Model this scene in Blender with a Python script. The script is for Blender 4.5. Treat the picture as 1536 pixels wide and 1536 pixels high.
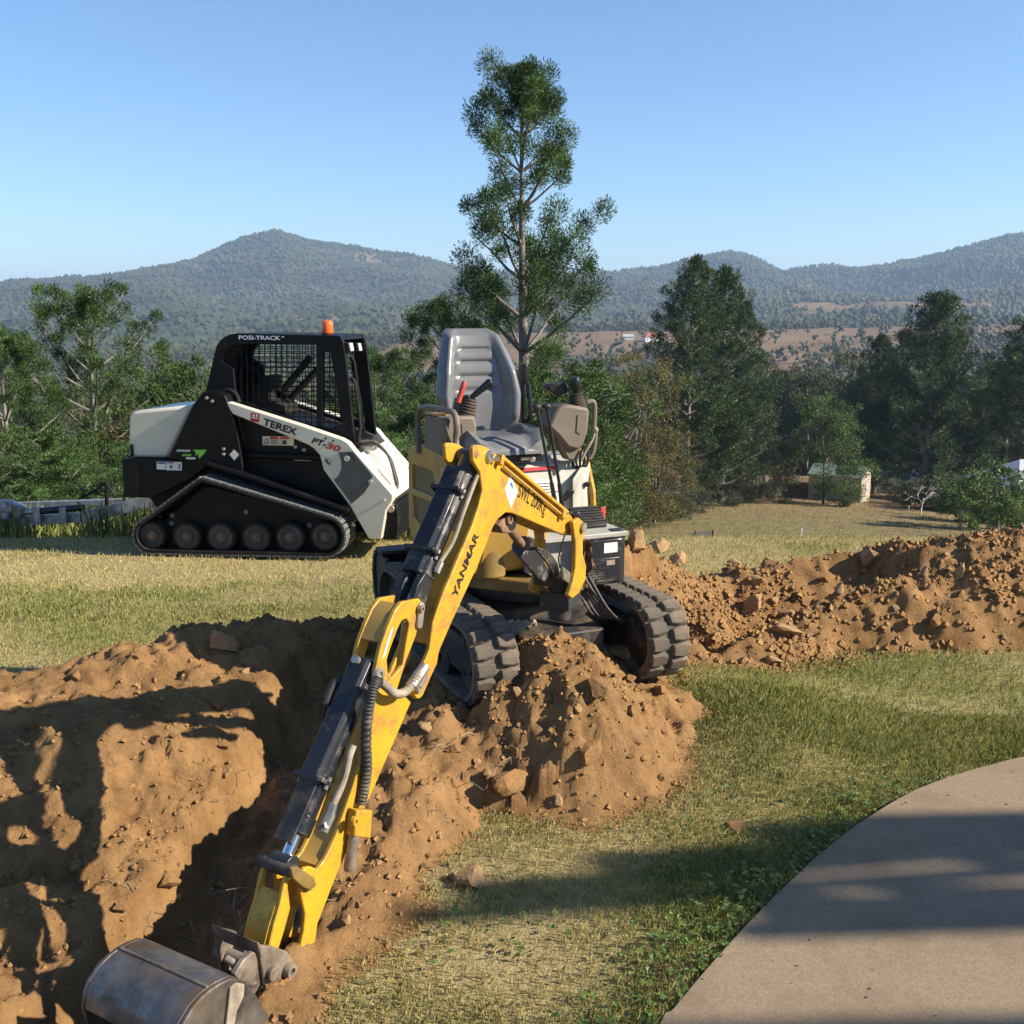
import bpy, bmesh, math, random
import numpy as np
from mathutils import Vector, Matrix

random.seed(7); RNG = np.random.default_rng(7)
for o in list(bpy.data.objects): bpy.data.objects.remove(o)
scene = bpy.context.scene
COL = scene.collection
R = math.radians; UP = Vector((0, 0, 1))

# ------------------------------------------------------------------ camera
EYE = 1.6; PITCH = R(11.0); FPX = 1540.0
cam_d = bpy.data.cameras.new('camera'); cam = bpy.data.objects.new('camera', cam_d); COL.objects.link(cam)
cam_d.sensor_width = 36.0; cam_d.lens = 36.0 * FPX / 1536.0
cam_d.clip_start = 0.05; cam_d.clip_end = 40000.0
cam.location = (0, 0, EYE); cam.rotation_euler = (R(90) - PITCH, 0, 0)
scene.camera = cam

# ------------------------------------------------------------------ light
SUN_EL = R(30.0); SUN_AZ = R(-10.0)            # azimuth counted from +X towards +Y
sun_dir = Vector((math.cos(SUN_EL) * math.cos(SUN_AZ), math.cos(SUN_EL) * math.sin(SUN_AZ), math.sin(SUN_EL)))
world = bpy.data.worlds.new('World'); scene.world = world; world.use_nodes = True
wn = world.node_tree.nodes; wl = world.node_tree.links
for n in list(wn): wn.remove(n)
w_out = wn.new('ShaderNodeOutputWorld'); w_bg = wn.new('ShaderNodeBackground'); w_sky = wn.new('ShaderNodeTexSky')
w_sky.sky_type = 'NISHITA'; w_sky.sun_disc = False
w_sky.sun_elevation = SUN_EL; w_sky.sun_rotation = R(90) - SUN_AZ
w_sky.altitude = 100.0; w_sky.air_density = 1.0; w_sky.dust_density = 0.0; w_sky.ozone_density = 6.0
w_bg.inputs['Strength'].default_value = 0.09
wl.new(w_sky.outputs['Color'], w_bg.inputs['Color']); wl.new(w_bg.outputs['Background'], w_out.inputs['Surface'])
sun_d = bpy.data.lights.new('sun', 'SUN'); sun_d.energy = 5.0; sun_d.angle = R(0.53); sun_d.color = (1.0, 0.90, 0.74)
sun = bpy.data.objects.new('sun', sun_d); COL.objects.link(sun)
sun.rotation_euler = (-sun_dir).to_track_quat('-Z', 'Y').to_euler(); sun.location = (30, 10, 30)

scene.render.engine = 'CYCLES'; scene.cycles.max_bounces = 5; scene.cycles.diffuse_bounces = 3; scene.cycles.glossy_bounces = 3
scene.view_settings.view_transform = 'Standard'; scene.view_settings.look = 'None'
scene.view_settings.exposure = 1.05; scene.view_settings.gamma = 1.0; scene.view_settings.use_curve_mapping = False

# ------------------------------------------------------------------ pixels to points (1536 px photograph)
_c, _s = math.cos(PITCH), math.sin(PITCH)
CAMP = Vector((0, 0, EYE))
def ray(px, py):
    u = (px - 768.0) / FPX; v = (py - 768.0) / FPX
    return Vector((u, _c - v * _s, -(_s + v * _c)))
def at_y(px, py, Y): d = ray(px, py); return CAMP + d * (Y / d.y)
def at_z(px, py, Z): d = ray(px, py); return CAMP + d * ((Z - EYE) / d.z)
def at_plane(px, py, p0, n):
    d = ray(px, py); return CAMP + d * ((Vector(p0) - CAMP).dot(n) / d.dot(n))

# ------------------------------------------------------------------ numpy noise
def _hash(ix, iy, seed):
    h = (ix.astype(np.int64) * 374761393 + iy.astype(np.int64) * 668265263 + seed * 1274126177) & 0x7fffffff
    h = ((h ^ (h >> 13)) * 1274126177) & 0x7fffffff
    return ((h ^ (h >> 16)) & 0xffff) / 65535.0
def vnoise(x, y, seed=0):
    x = np.asarray(x, float); y = np.asarray(y, float)
    ix = np.floor(x); iy = np.floor(y); fx = x - ix; fy = y - iy
    fx = fx * fx * (3 - 2 * fx); fy = fy * fy * (3 - 2 * fy)
    ix = ix.astype(np.int64); iy = iy.astype(np.int64)
    a = _hash(ix, iy, seed); b = _hash(ix + 1, iy, seed); c = _hash(ix, iy + 1, seed); d = _hash(ix + 1, iy + 1, seed)
    return (a * (1 - fx) + b * fx) * (1 - fy) + (c * (1 - fx) + d * fx) * fy * 1.0
def fbm(x, y, oct=4, seed=0, gain=0.5):
    t = 0.0; amp = 1.0; tot = 0.0; x = np.asarray(x, float); y = np.asarray(y, float)
    for k in range(oct):
        t = t + amp * (vnoise(x * 2 ** k + 13.7 * k, y * 2 ** k - 7.1 * k, seed + k) * 2 - 1); tot += amp; amp *= gain
    return t / tot
def worley(x, y, seed, jit=0.9):
    """distance to the nearest feature point and that point's random value"""
    x = np.asarray(x, float); y = np.asarray(y, float); ix = np.floor(x).astype(np.int64); iy = np.floor(y).astype(np.int64); best = np.full(x.shape, 9.0); val = np.zeros(x.shape)
    for dx in (-1, 0, 1):
        for dy in (-1, 0, 1):
            cx, cy = ix + dx, iy + dy; d = np.hypot(cx + 0.5 + jit * (_hash(cx, cy, seed) - 0.5) - x, cy + 0.5 + jit * (_hash(cx, cy, seed + 7) - 0.5) - y); m = d < best; best = np.where(m, d, best); val = np.where(m, _hash(cx, cy, seed + 13), val)
    return best, val
def sstep(a, b, x):
    t = np.clip((np.asarray(x, float) - a) / (b - a), 0, 1); return t * t * (3 - 2 * t)

# ------------------------------------------------------------------ materials
MATS = {}
def _node(nt, kind, **kw):
    n = nt.nodes.new(kind)
    for k, v in kw.items(): setattr(n, k, v)
    return n
def mat(name, color, rough=0.6, metal=0.0, var=0.12, vscale=6.0, bump=0.0, bscale=40.0, dirt=None, dirt_amt=0.0, dscale=5.0, spec=0.5, coat=0.0, attr=None, rvar=0.1, two=None, trans=0.0, coords='Object'):
    m = bpy.data.materials.new(name); m.use_nodes = True; nt = m.node_tree; L = nt.links
    p = nt.nodes['Principled BSDF']; out = nt.nodes['Material Output']
    tc = _node(nt, 'ShaderNodeTexCoord')
    co = tc.outputs[coords]
    nz = _node(nt, 'ShaderNodeTexNoise'); nz.inputs['Scale'].default_value = vscale; nz.inputs['Detail'].default_value = 5; nz.inputs['Roughness'].default_value = 0.65
    L.new(co, nz.inputs['Vector'])
    base = _node(nt, 'ShaderNodeMix', data_type='RGBA', blend_type='MIX')
    c = Vector(color[:3]); c2 = Vector(two[:3]) if two else c * (1 - 2.2 * var); c1 = c if two else c * (1 + var)
    base.inputs[6].default_value = (*c1, 1); base.inputs[7].default_value = (*c2, 1)
    ramp = _node(nt, 'ShaderNodeMapRange'); ramp.inputs[1].default_value = 0.35; ramp.inputs[2].default_value = 0.68
    L.new(nz.outputs['Fac'], ramp.inputs[0]); L.new(ramp.outputs[0], base.inputs[0])
    col = base.outputs[2]
    if attr:
        at = _node(nt, 'ShaderNodeAttribute', attribute_name=attr); mul = _node(nt, 'ShaderNodeMix', data_type='RGBA', blend_type='MULTIPLY'); mul.inputs[0].default_value = 1.0
        L.new(col, mul.inputs[6]); L.new(at.outputs['Color'], mul.inputs[7]); col = mul.outputs[2]
    if dirt:
        n2 = _node(nt, 'ShaderNodeTexNoise'); n2.inputs['Scale'].default_value = dscale; n2.inputs['Detail'].default_value = 9; n2.inputs['Roughness'].default_value = 0.72
        L.new(co, n2.inputs['Vector'])
        r2 = _node(nt, 'ShaderNodeMapRange'); r2.inputs[1].default_value = 0.62 - 0.3 * dirt_amt; r2.inputs[2].default_value = 0.74 - 0.16 * dirt_amt; r2.inputs[4].default_value = min(1.0, 0.55 + 0.4 * dirt_amt)
        L.new(n2.outputs['Fac'], r2.inputs[0])
        dm = _node(nt, 'ShaderNodeMix', data_type='RGBA'); L.new(r2.outputs[0], dm.inputs[0]); L.new(col, dm.inputs[6]); dm.inputs[7].default_value = (*dirt[:3], 1); col = dm.outputs[2]
        rm = _node(nt, 'ShaderNodeMix'); L.new(r2.outputs[0], rm.inputs[0]); rm.inputs[2].default_value = rough; rm.inputs[3].default_value = 0.9; L.new(rm.outputs[0], p.inputs['Roughness'])
    else:
        rr = _node(nt, 'ShaderNodeMapRange'); rr.inputs[3].default_value = max(0.03, rough - rvar); rr.inputs[4].default_value = min(1, rough + rvar)
        L.new(nz.outputs['Fac'], rr.inputs[0]); L.new(rr.outputs[0], p.inputs['Roughness'])
    L.new(col, p.inputs['Base Color']); p.inputs['Metallic'].default_value = metal
    p.inputs['Specular IOR Level'].default_value = spec; p.inputs['Coat Weight'].default_value = coat
    if bump > 0:
        nb = _node(nt, 'ShaderNodeTexNoise'); nb.inputs['Scale'].default_value = bscale; nb.inputs['Detail'].default_value = 6; nb.inputs['Roughness'].default_value = 0.6
        L.new(co, nb.inputs['Vector']); b = _node(nt, 'ShaderNodeBump'); b.inputs['Strength'].default_value = bump; b.inputs['Distance'].default_value = 0.02
        L.new(nb.outputs['Fac'], b.inputs['Height']); L.new(b.outputs['Normal'], p.inputs['Normal'])
    if trans > 0:
        tr = _node(nt, 'ShaderNodeBsdfTranslucent'); mx = _node(nt, 'ShaderNodeMixShader'); mx.inputs[0].default_value = trans
        L.new(col, tr.inputs['Color']); L.new(p.outputs[0], mx.inputs[1]); L.new(tr.outputs[0], mx.inputs[2]); L.new(mx.outputs[0], out.inputs['Surface'])
    MATS[name] = m; return m

DUST = (0.26, 0.155, 0.075)
mat('yellow', (0.53, 0.285, 0.02), 0.4, var=0.07, vscale=3, dirt=(0.17, 0.085, 0.03), dirt_amt=0.46, dscale=16, bump=0.04, bscale=120)
mat('yellow_old_shaded', (0.42, 0.25, 0.055), 0.45, var=0.08, vscale=3, dirt=(0.30, 0.2, 0.09), dirt_amt=0.3, dscale=6)  # dusty old yellow; its duller tone also paints shade on the arm front
mat('yellow_grimy_shaded', (0.20, 0.125, 0.03), 0.6, var=0.2, vscale=5, dirt=(0.07, 0.05, 0.03), dirt_amt=0.55, dscale=6)  # dirty yellow, darkened further to stand in for shade below the boom
mat('tan_mesh', (0.20, 0.145, 0.06), 0.75, var=0.2, vscale=60)
mat('black_gloss', (0.012, 0.013, 0.016), 0.22, var=0.1, vscale=8, dirt=(0.10, 0.082, 0.062), dirt_amt=0.42, dscale=9, bump=0.02, bscale=60)
mat('black_worn', (0.02, 0.021, 0.024), 0.34, var=0.1, vscale=8, dirt=(0.30, 0.26, 0.19), dirt_amt=0.25, dscale=11, bump=0.05, bscale=60)
mat('black_dusty', (0.022, 0.021, 0.02), 0.6, var=0.2, vscale=8, dirt=(0.17, 0.115, 0.07), dirt_amt=0.5, dscale=6, bump=0.06)
mat('black_paint', (0.0045, 0.0048, 0.0055), 0.46, var=0.15, vscale=4, dirt=(0.022, 0.020, 0.017), dirt_amt=0.35, dscale=3, spec=0.2)
mat('black_rubber', (0.009, 0.0088, 0.0085), 0.7, var=0.2, vscale=12, dirt=(0.045, 0.038, 0.028), dirt_amt=0.5, dscale=5, spec=0.3)
mat('track_rubber', (0.06, 0.056, 0.05), 0.8, var=0.2, vscale=14, dirt=(0.215, 0.165, 0.115), dirt_amt=0.8, dscale=7, bump=0.15, bscale=90, spec=0.3)
mat('lug_grey', (0.13, 0.13, 0.125), 0.8, var=0.2, vscale=20, bump=0.1)
mat('chrome', (0.72, 0.72, 0.72), 0.16, metal=1.0, var=0.05)
mat('zinc', (0.55, 0.52, 0.46), 0.38, metal=0.9, var=0.15, dirt=(0.24, 0.17, 0.11), dirt_amt=0.3, dscale=14)
mat('pin_steel', (0.46, 0.42, 0.36), 0.42, metal=0.7, var=0.2, dirt=(0.26, 0.15, 0.08), dirt_amt=0.45, dscale=20)
mat('rusty', (0.22, 0.125, 0.07), 0.8, var=0.3, vscale=25, bump=0.2)
mat('bucket_steel', (0.21, 0.195, 0.18), 0.36, metal=0.75, var=0.35, vscale=9, dirt=(0.13, 0.085, 0.05), dirt_amt=0.62, dscale=8, bump=0.06, bscale=25)
mat('hitch_steel', (0.20, 0.165, 0.13), 0.6, metal=0.35, var=0.35, vscale=14, dirt=(0.22, 0.15, 0.09), dirt_amt=0.5, dscale=9, bump=0.15)
mat('hose', (0.035, 0.032, 0.03), 0.6, var=0.2, dirt=(0.22, 0.18, 0.13), dirt_amt=0.45, dscale=12)
mat('hose_tan', (0.30, 0.25, 0.18), 0.75, var=0.2, vscale=20)
mat('taupe', (0.155, 0.125, 0.09), 0.62, var=0.1, vscale=5, bump=0.03, bscale=200, dirt=(0.24, 0.18, 0.12), dirt_amt=0.18)
mat('beige_panel', (0.40, 0.385, 0.33), 0.55, var=0.1, vscale=5, dirt=(0.27, 0.21, 0.14), dirt_amt=0.3, dscale=5)
mat('seat_vinyl', (0.15, 0.15, 0.15), 0.27, var=0.08, vscale=4, bump=0.05, bscale=150, spec=0.6)
mat('grip_black', (0.008, 0.008, 0.009), 0.35, var=0.1)
mat('red_plastic', (0.48, 0.06, 0.035), 0.5, var=0.1)
mat('cream', (0.62, 0.585, 0.47), 0.35, var=0.05, vscale=2, dirt=(0.36, 0.31, 0.23), dirt_amt=0.15)
mat('arm_grey', (0.075, 0.076, 0.08), 0.35, var=0.1)
mat('sticker', (0.72, 0.71, 0.67), 0.5, var=0.06, vscale=60)
mat('sticker_tan', (0.55, 0.50, 0.36), 0.5, var=0.1)
mat('ink', (0.012, 0.012, 0.014), 0.5, var=0.05)
mat('ink_red', (0.42, 0.02, 0.03), 0.5, var=0.05)
mat('ink_blue', (0.04, 0.10, 0.32), 0.5, var=0.05)
mat('ink_green', (0.16, 0.50, 0.05), 0.5, var=0.05)
mat('ink_white', (0.72, 0.74, 0.76), 0.5, var=0.05)
mat('beacon', (0.85, 0.13, 0.01), 0.25, var=0.05, spec=0.6)
mat('lens', (0.62, 0.63, 0.62), 0.12, var=0.1, spec=0.8)
mat('galv', (0.34, 0.35, 0.37), 0.42, metal=0.6, var=0.2, vscale=15, dirt=(0.16, 0.13, 0.1), dirt_amt=0.25)
mat('rag', (0.17, 0.085, 0.05), 0.9, var=0.3, vscale=30)
mat('concrete', (0.30, 0.225, 0.148), 0.88, two=(0.22, 0.16, 0.10), vscale=110, bump=0.2, bscale=240, dirt=(0.18, 0.13, 0.085), dirt_amt=0.5, dscale=2.6, spec=0.2)
mat('bark', (0.20, 0.175, 0.145), 0.9, var=0.25, vscale=4, bump=0.4, bscale=14)
mat('bark_pale', (0.46, 0.42, 0.36), 0.85, var=0.2, vscale=2)
mat('bark_dark', (0.12, 0.095, 0.075), 0.9, var=0.25, vscale=5)
mat('leaf_pine', (0.082, 0.125, 0.032), 0.62, var=0.2, vscale=1.3, attr='tint', trans=0.18, spec=0.25)
mat('leaf_pine_main', (0.068, 0.122, 0.028), 0.6, var=0.2, vscale=1.3, attr='tint', trans=0.15, spec=0.3)
mat('leaf_pine_dark', (0.055, 0.088, 0.024), 0.62, var=0.2, vscale=1.3, attr='tint', trans=0.15, spec=0.25)
mat('leaf_gum', (0.072, 0.088, 0.038), 0.6, var=0.2, vscale=0.6, attr='tint', trans=0.2, spec=0.25)
mat('leaf_olive', (0.125, 0.115, 0.040), 0.7, var=0.2, vscale=0.8, attr='tint', trans=0.2, spec=0.2)
mat('leaf_green', (0.085, 0.13, 0.03), 0.55, var=0.2, vscale=0.8, attr='tint', trans=0.2, spec=0.3)
mat('leaf_pale', (0.17, 0.16, 0.075), 0.7, var=0.2, vscale=0.8, attr='tint', trans=0.2, spec=0.2)
mat('leaf_forest', (0.040, 0.050, 0.022), 0.8, var=0.15, vscale=0.01, attr='tint', spec=0.15)
mat('blade', (1.0, 1.0, 1.0), 0.7, var=0.0, attr='tint', trans=0.25, spec=0.2)
mat('leaf_weed', (0.105, 0.165, 0.03), 0.5, var=0.2, vscale=4, attr='tint', trans=0.2)
mat('rock_soil', (0.345, 0.198, 0.083), 0.95, two=(0.18, 0.096, 0.04), vscale=9, bump=0.5, bscale=45, spec=0.1)
mat('rock_pale', (0.39, 0.255, 0.13), 0.92, two=(0.28, 0.165, 0.08), vscale=7, bump=0.4, bscale=40, spec=0.15)
mat('roof_green', (0.17, 0.22, 0.165), 0.5, var=0.06)
mat('wall_tan', (0.40, 0.33, 0.235), 0.7, var=0.06)
mat('wall_cream', (0.66, 0.60, 0.50), 0.7, var=0.06)
mat('roof_grey', (0.42, 0.43, 0.45), 0.5, var=0.06)
mat('roof_red', (0.42, 0.13, 0.075), 0.8, var=0.1)
mat('wall_white', (0.75, 0.73, 0.68), 0.7, var=0.05)
mat('glass_dark', (0.02, 0.025, 0.03), 0.1, var=0.0, spec=0.8)
mat('bench_wood', (0.12, 0.12, 0.105), 0.8, var=0.2)
mat('timber', (0.22, 0.13, 0.07), 0.7, var=0.2)

# ------------------------------------------------------------------ mesh building
ORG = {}
class MB:
    def __init__(s): s.v = []; s.f = []
    def add(s, vs, fs):
        b = len(s.v); s.v += [Vector(p) for p in vs]; s.f += [tuple(i + b for i in f) for f in fs]; return s
    def hexa(s, c8): return s.add(c8, [(0, 3, 2, 1), (4, 5, 6, 7), (0, 1, 5, 4), (1, 2, 6, 5), (2, 3, 7, 6), (3, 0, 4, 7)])
    def box(s, c, ax, ay, az):      # centre and three half-axis vectors
        c, ax, ay, az = map(Vector, (c, ax, ay, az))
        return s.hexa([c - ax - ay - az, c + ax - ay - az, c + ax + ay - az, c - ax + ay - az, c - ax - ay + az, c + ax - ay + az, c + ax + ay + az, c - ax + ay + az])
    def prism(s, pts, vec):
        n = len(pts); vec = Vector(vec); a = [Vector(p) for p in pts]; b = [p + vec for p in a]
        return s.add(a + b, [tuple(range(n - 1, -1, -1)), tuple(range(n, 2 * n))] + [(i, (i + 1) % n, n + (i + 1) % n, n + i) for i in range(n)])
    def cyl(s, p0, p1, r0, r1=None, seg=16):
        p0, p1 = Vector(p0), Vector(p1); r1 = r0 if r1 is None else r1
        z = (p1 - p0).normalized(); x = z.orthogonal().normalized(); y = z.cross(x)
        A = [p0 + (x * math.cos(t) + y * math.sin(t)) * r0 for t in [2 * math.pi * k / seg for k in range(seg)]]
        B = [p1 + (x * math.cos(t) + y * math.sin(t)) * r1 for t in [2 * math.pi * k / seg for k in range(seg)]]
        return s.add(A + B, [tuple(range(seg - 1, -1, -1)), tuple(range(seg, 2 * seg))] + [(i, (i + 1) % seg, seg + (i + 1) % seg, seg + i) for i in range(seg)])
    def lathe(s, p, axis, prof, seg=24):   # profile of (radius, height along axis)
        p = Vector(p); z = Vector(axis).normalized(); x = z.orthogonal().normalized(); y = z.cross(x); vs = []; fs = []
        for r, h in prof:
            for k in range(seg):
                t = 2 * math.pi * k / seg; vs.append(p + z * h + (x * math.cos(t) + y * math.sin(t)) * max(r, 1e-4))
        for i in range(len(prof) - 1):
            for k in range(seg): fs.append((i * seg + k, i * seg + (k + 1) % seg, (i + 1) * seg + (k + 1) % seg, (i + 1) * seg + k))
        fs.append(tuple(range(seg - 1, -1, -1))); fs.append(tuple(range((len(prof) - 1) * seg, len(prof) * seg)))
        return s.add(vs, fs)
    def tube(s, pts, r, seg=8, smooth=0, rfun=None, closed=False):
        pts = [Vector(p) for p in pts]
        if smooth: pts = catmull(pts, smooth)
        n = len(pts); vs = []; fs = []; up = None
        for i, p in enumerate(pts):
            t = (pts[min(i + 1, n - 1)] - pts[max(i - 1, 0)]).normalized()
            if up is None: up = t.orthogonal().normalized()
            up = (up - t * up.dot(t)).normalized(); sd = t.cross(up)
            rr = r if rfun is None else rfun(i / (n - 1)) * r
            for k in range(seg):
                a = 2 * math.pi * k / seg; vs.append(p + (up * math.cos(a) + sd * math.sin(a)) * rr)
        for i in range(n - 1):
            for k in range(seg): fs.append((i * seg + k, i * seg + (k + 1) % seg, (i + 1) * seg + (k + 1) % seg, (i + 1) * seg + k))
        fs.append(tuple(range(seg - 1, -1, -1))); fs.append(tuple(range((n - 1) * seg, n * seg)))
        return s.add(vs, fs)
    def loft(s, rings, caps=True, close=True):
        n = len(rings[0]); vs = [p for r in rings for p in r]; fs = []
        for i in range(len(rings) - 1):
            for k in range(n if close else n - 1): fs.append((i * n + k, i * n + (k + 1) % n, (i + 1) * n + (k + 1) % n, (i + 1) * n + k))
        if caps: fs += [tuple(range(n - 1, -1, -1)), tuple(range((len(rings) - 1) * n, len(rings) * n))]
        return s.add(vs, fs)
    def plate(s, outer, holes, vec):   # flat outline with holes, extruded by vec
        bm = bmesh.new(); edges = []; loops = []
        for lp in [outer] + holes:
            vs = [bm.verts.new(Vector(p)) for p in lp]; loops.append(len(vs))
            for i in range(len(vs)): edges.append(bm.edges.new((vs[i], vs[(i + 1) % len(vs)])))
        bmesh.ops.triangle_fill(bm, edges=edges, use_beauty=True, use_dissolve=False)
        bm.verts.index_update(); vs = [v.co.copy() for v in bm.verts]; fs = [tuple(v.index for v in f.verts) for f in bm.faces]; bm.free()
        vec = Vector(vec); n = len(vs); F = list(fs) + [tuple(i + n for i in reversed(f)) for f in fs]; b = 0
        for ln in loops:
            F += [(b + i, b + (i + 1) % ln, n + b + (i + 1) % ln, n + b + i) for i in range(ln)]; b += ln
        return s.add(vs + [p + vec for p in vs], F)
    def build(s, name, m, parent=None, bevel=0.0, angle=35, fixn=True, seg=2):
        o0 = ORG.get(parent.name, Vector((0, 0, 0))) if parent else Vector((0, 0, 0))
        me = bpy.data.meshes.new(name); me.from_pydata([tuple(p - o0) for p in s.v], [], s.f)
        if fixn:
            bm = bmesh.new(); bm.from_mesh(me); bmesh.ops.recalc_face_normals(bm, faces=bm.faces); bm.to_mesh(me); bm.free()
        me.materials.append(MATS[m])
        if angle: me.polygons.foreach_set('use_smooth', [True] * len(me.polygons)); me.set_sharp_from_angle(angle=R(angle))
        o = bpy.data.objects.new(name, me); COL.objects.link(o)
        if parent: o.parent = parent
        ORG[o.name] = o0
        if bevel > 0:
            b = o.modifiers.new('bevel', 'BEVEL'); b.width = bevel; b.segments = seg; b.limit_method = 'ANGLE'; b.angle_limit = R(40); b.harden_normals = False
        return o
def catmull(pts, k):
    out = []
    P = [pts[0] * 2 - pts[1]] + pts + [pts[-1] * 2 - pts[-2]]
    for i in range(1, len(P) - 2):
        for j in range(k):
            t = j / k; a, b, c, d = P[i - 1], P[i], P[i + 1], P[i + 2]
            out.append(0.5 * (2 * b + (c - a) * t + (2 * a - 5 * b + 4 * c - d) * t * t + (3 * b - a - 3 * c + d) * t ** 3))
    out.append(pts[-1]); return out
def tag(o, label=None, cat=None, group=None, kind=None):
    if label: o['label'] = label
    if cat: o['category'] = cat
    if group: o['group'] = group
    if kind: o['kind'] = kind
    return o
def thing(name, label, cat, loc, group=None):
    o = bpy.data.objects.new(name, None); COL.objects.link(o); o.location = loc; o.empty_display_size = 0.2
    ORG[o.name] = Vector(loc); return tag(o, label, cat, group)
def raw_mesh(name, V, F, m, parent=None, tint=None, smooth=False):
    """numpy vertices and equal-sized faces to an object"""
    V = np.asarray(V, np.float32); F = np.asarray(F, np.int32); k = F.shape[1]
    me = bpy.data.meshes.new(name); me.vertices.add(len(V)); me.vertices.foreach_set('co', V.ravel())
    me.loops.add(F.size); me.loops.foreach_set('vertex_index', F.ravel())
    me.polygons.add(len(F)); me.polygons.foreach_set('loop_start', np.arange(0, F.size, k, dtype=np.int32)); me.polygons.foreach_set('loop_total', np.full(len(F), k, np.int32))
    me.polygons.foreach_set('use_smooth', np.full(len(F), smooth)); me.update(calc_edges=True)
    if tint is not None:
        a = me.color_attributes.new('tint', 'FLOAT_COLOR', 'POINT'); c = np.ones((len(V), 4), np.float32); c[:, :3] = tint; a.data.foreach_set('color', c.ravel())
    if m: me.materials.append(MATS[m])
    o = bpy.data.objects.new(name, me); COL.objects.link(o)
    if parent: o.parent = parent
    ORG[o.name] = ORG.get(parent.name, Vector((0, 0, 0))) if parent else Vector((0, 0, 0))
    return o
def text(s, m, parent, origin, xdir, ydir, height, width=None, name='lettering', shear=0.0, depth=0.0012, bold=0.012):
    cu = bpy.data.curves.new('t', 'FONT'); cu.body = s; cu.size = 1.0; cu.extrude = 0.0; cu.resolution_u = 4; cu.shear = shear; cu.offset = bold
    ob = bpy.data.objects.new('t', cu); me = bpy.data.meshes.new_from_object(ob); bpy.data.objects.remove(ob)
    co = np.array([v.co[:] for v in me.vertices]); x0, x1 = co[:, 0].min(), co[:, 0].max(); y0, y1 = co[:, 1].min(), co[:, 1].max()
    X = Vector(xdir).normalized(); Y = Vector(ydir).normalized(); Z = X.cross(Y)
    sy = height / (y1 - y0); sx = (width / (x1 - x0)) if width else sy
    o0 = ORG.get(parent.name, Vector((0, 0, 0)))
    for v in me.vertices: v.co = Vector(origin) - o0 + X * ((v.co.x - x0) * sx) + Y * ((v.co.y - y0) * sy) + Z * depth
    me.name = name; me.materials.clear(); me.materials.append(MATS[m])
    o = bpy.data.objects.new(name, me); COL.objects.link(o); o.parent = parent; ORG[o.name] = o0; return o
# ================================================================== THE SETTING
HZ = 468.0
def y2z(py, r): return EYE + (HZ - py) / FPX * r
_rp = [-400, 0, 100, 200, 300, 370, 430, 480, 560, 640, 700, 760, 830, 900, 950, 1000, 1060, 1090, 1130, 1165, 1200, 1300, 1400, 1490, 1536, 1900]
_ry = [q + 5 for q in [440, 432, 420, 405, 385, 362, 350, 362, 378, 385, 400, 408, 412, 410, 406, 400, 386, 383, 392, 408, 405, 400, 385, 367, 365, 372]]
_cols = np.array([-400, 0, 430, 560, 700, 900, 1090, 1300, 1536, 1900.])
_rs = np.array([9.5, 12, 20, 40, 62, 85, 115, 160, 250, 400, 700, 900, 1100, 1400, 1700, 2100, 2700, 3300, 4200, 9000.])
def _table():
    T = np.zeros((len(_rs), len(_cols)))
    near = {9.5: -0.5, 12: -1.35, 20: -3.6, 40: -8.2, 62: y2z(812, 62), 85: y2z(771, 85), 115: y2z(737, 115), 160: y2z(716, 160), 250: y2z(690, 250), 400: y2z(638, 400), 700: y2z(577, 700)}
    mid = {900: [560, 560, 556, 538, 534, 524, 515, 512, 508, 508], 1100: [545, 540, 530, 508, 503, 494, 492, 491, 486, 486],
           1400: [530, 528, 515, 512, 506, 500, 497, 494, 492, 492], 1700: [510, 508, 490, 488, 488, 484, 478, 462, 474, 474]}
    for j, c in enumerate(_cols):
        rdg = np.interp(c, _rp, _ry)
        for i, r in enumerate(_rs):
            if r in near: z = near[r]
            elif r in mid: z = y2z(mid[r][j], r)
            elif r == 2100: z = y2z(474 - 0.16 * (468 - rdg), r)
            elif r == 2700: z = y2z(468 - 0.52 * (468 - rdg), r)
            elif r == 3300: z = y2z(rdg, r)
            elif r == 4200: z = y2z(rdg + 34, r)
            else: z = y2z(468, r)
            T[i, j] = z
    return T
_T = _table()
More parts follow.
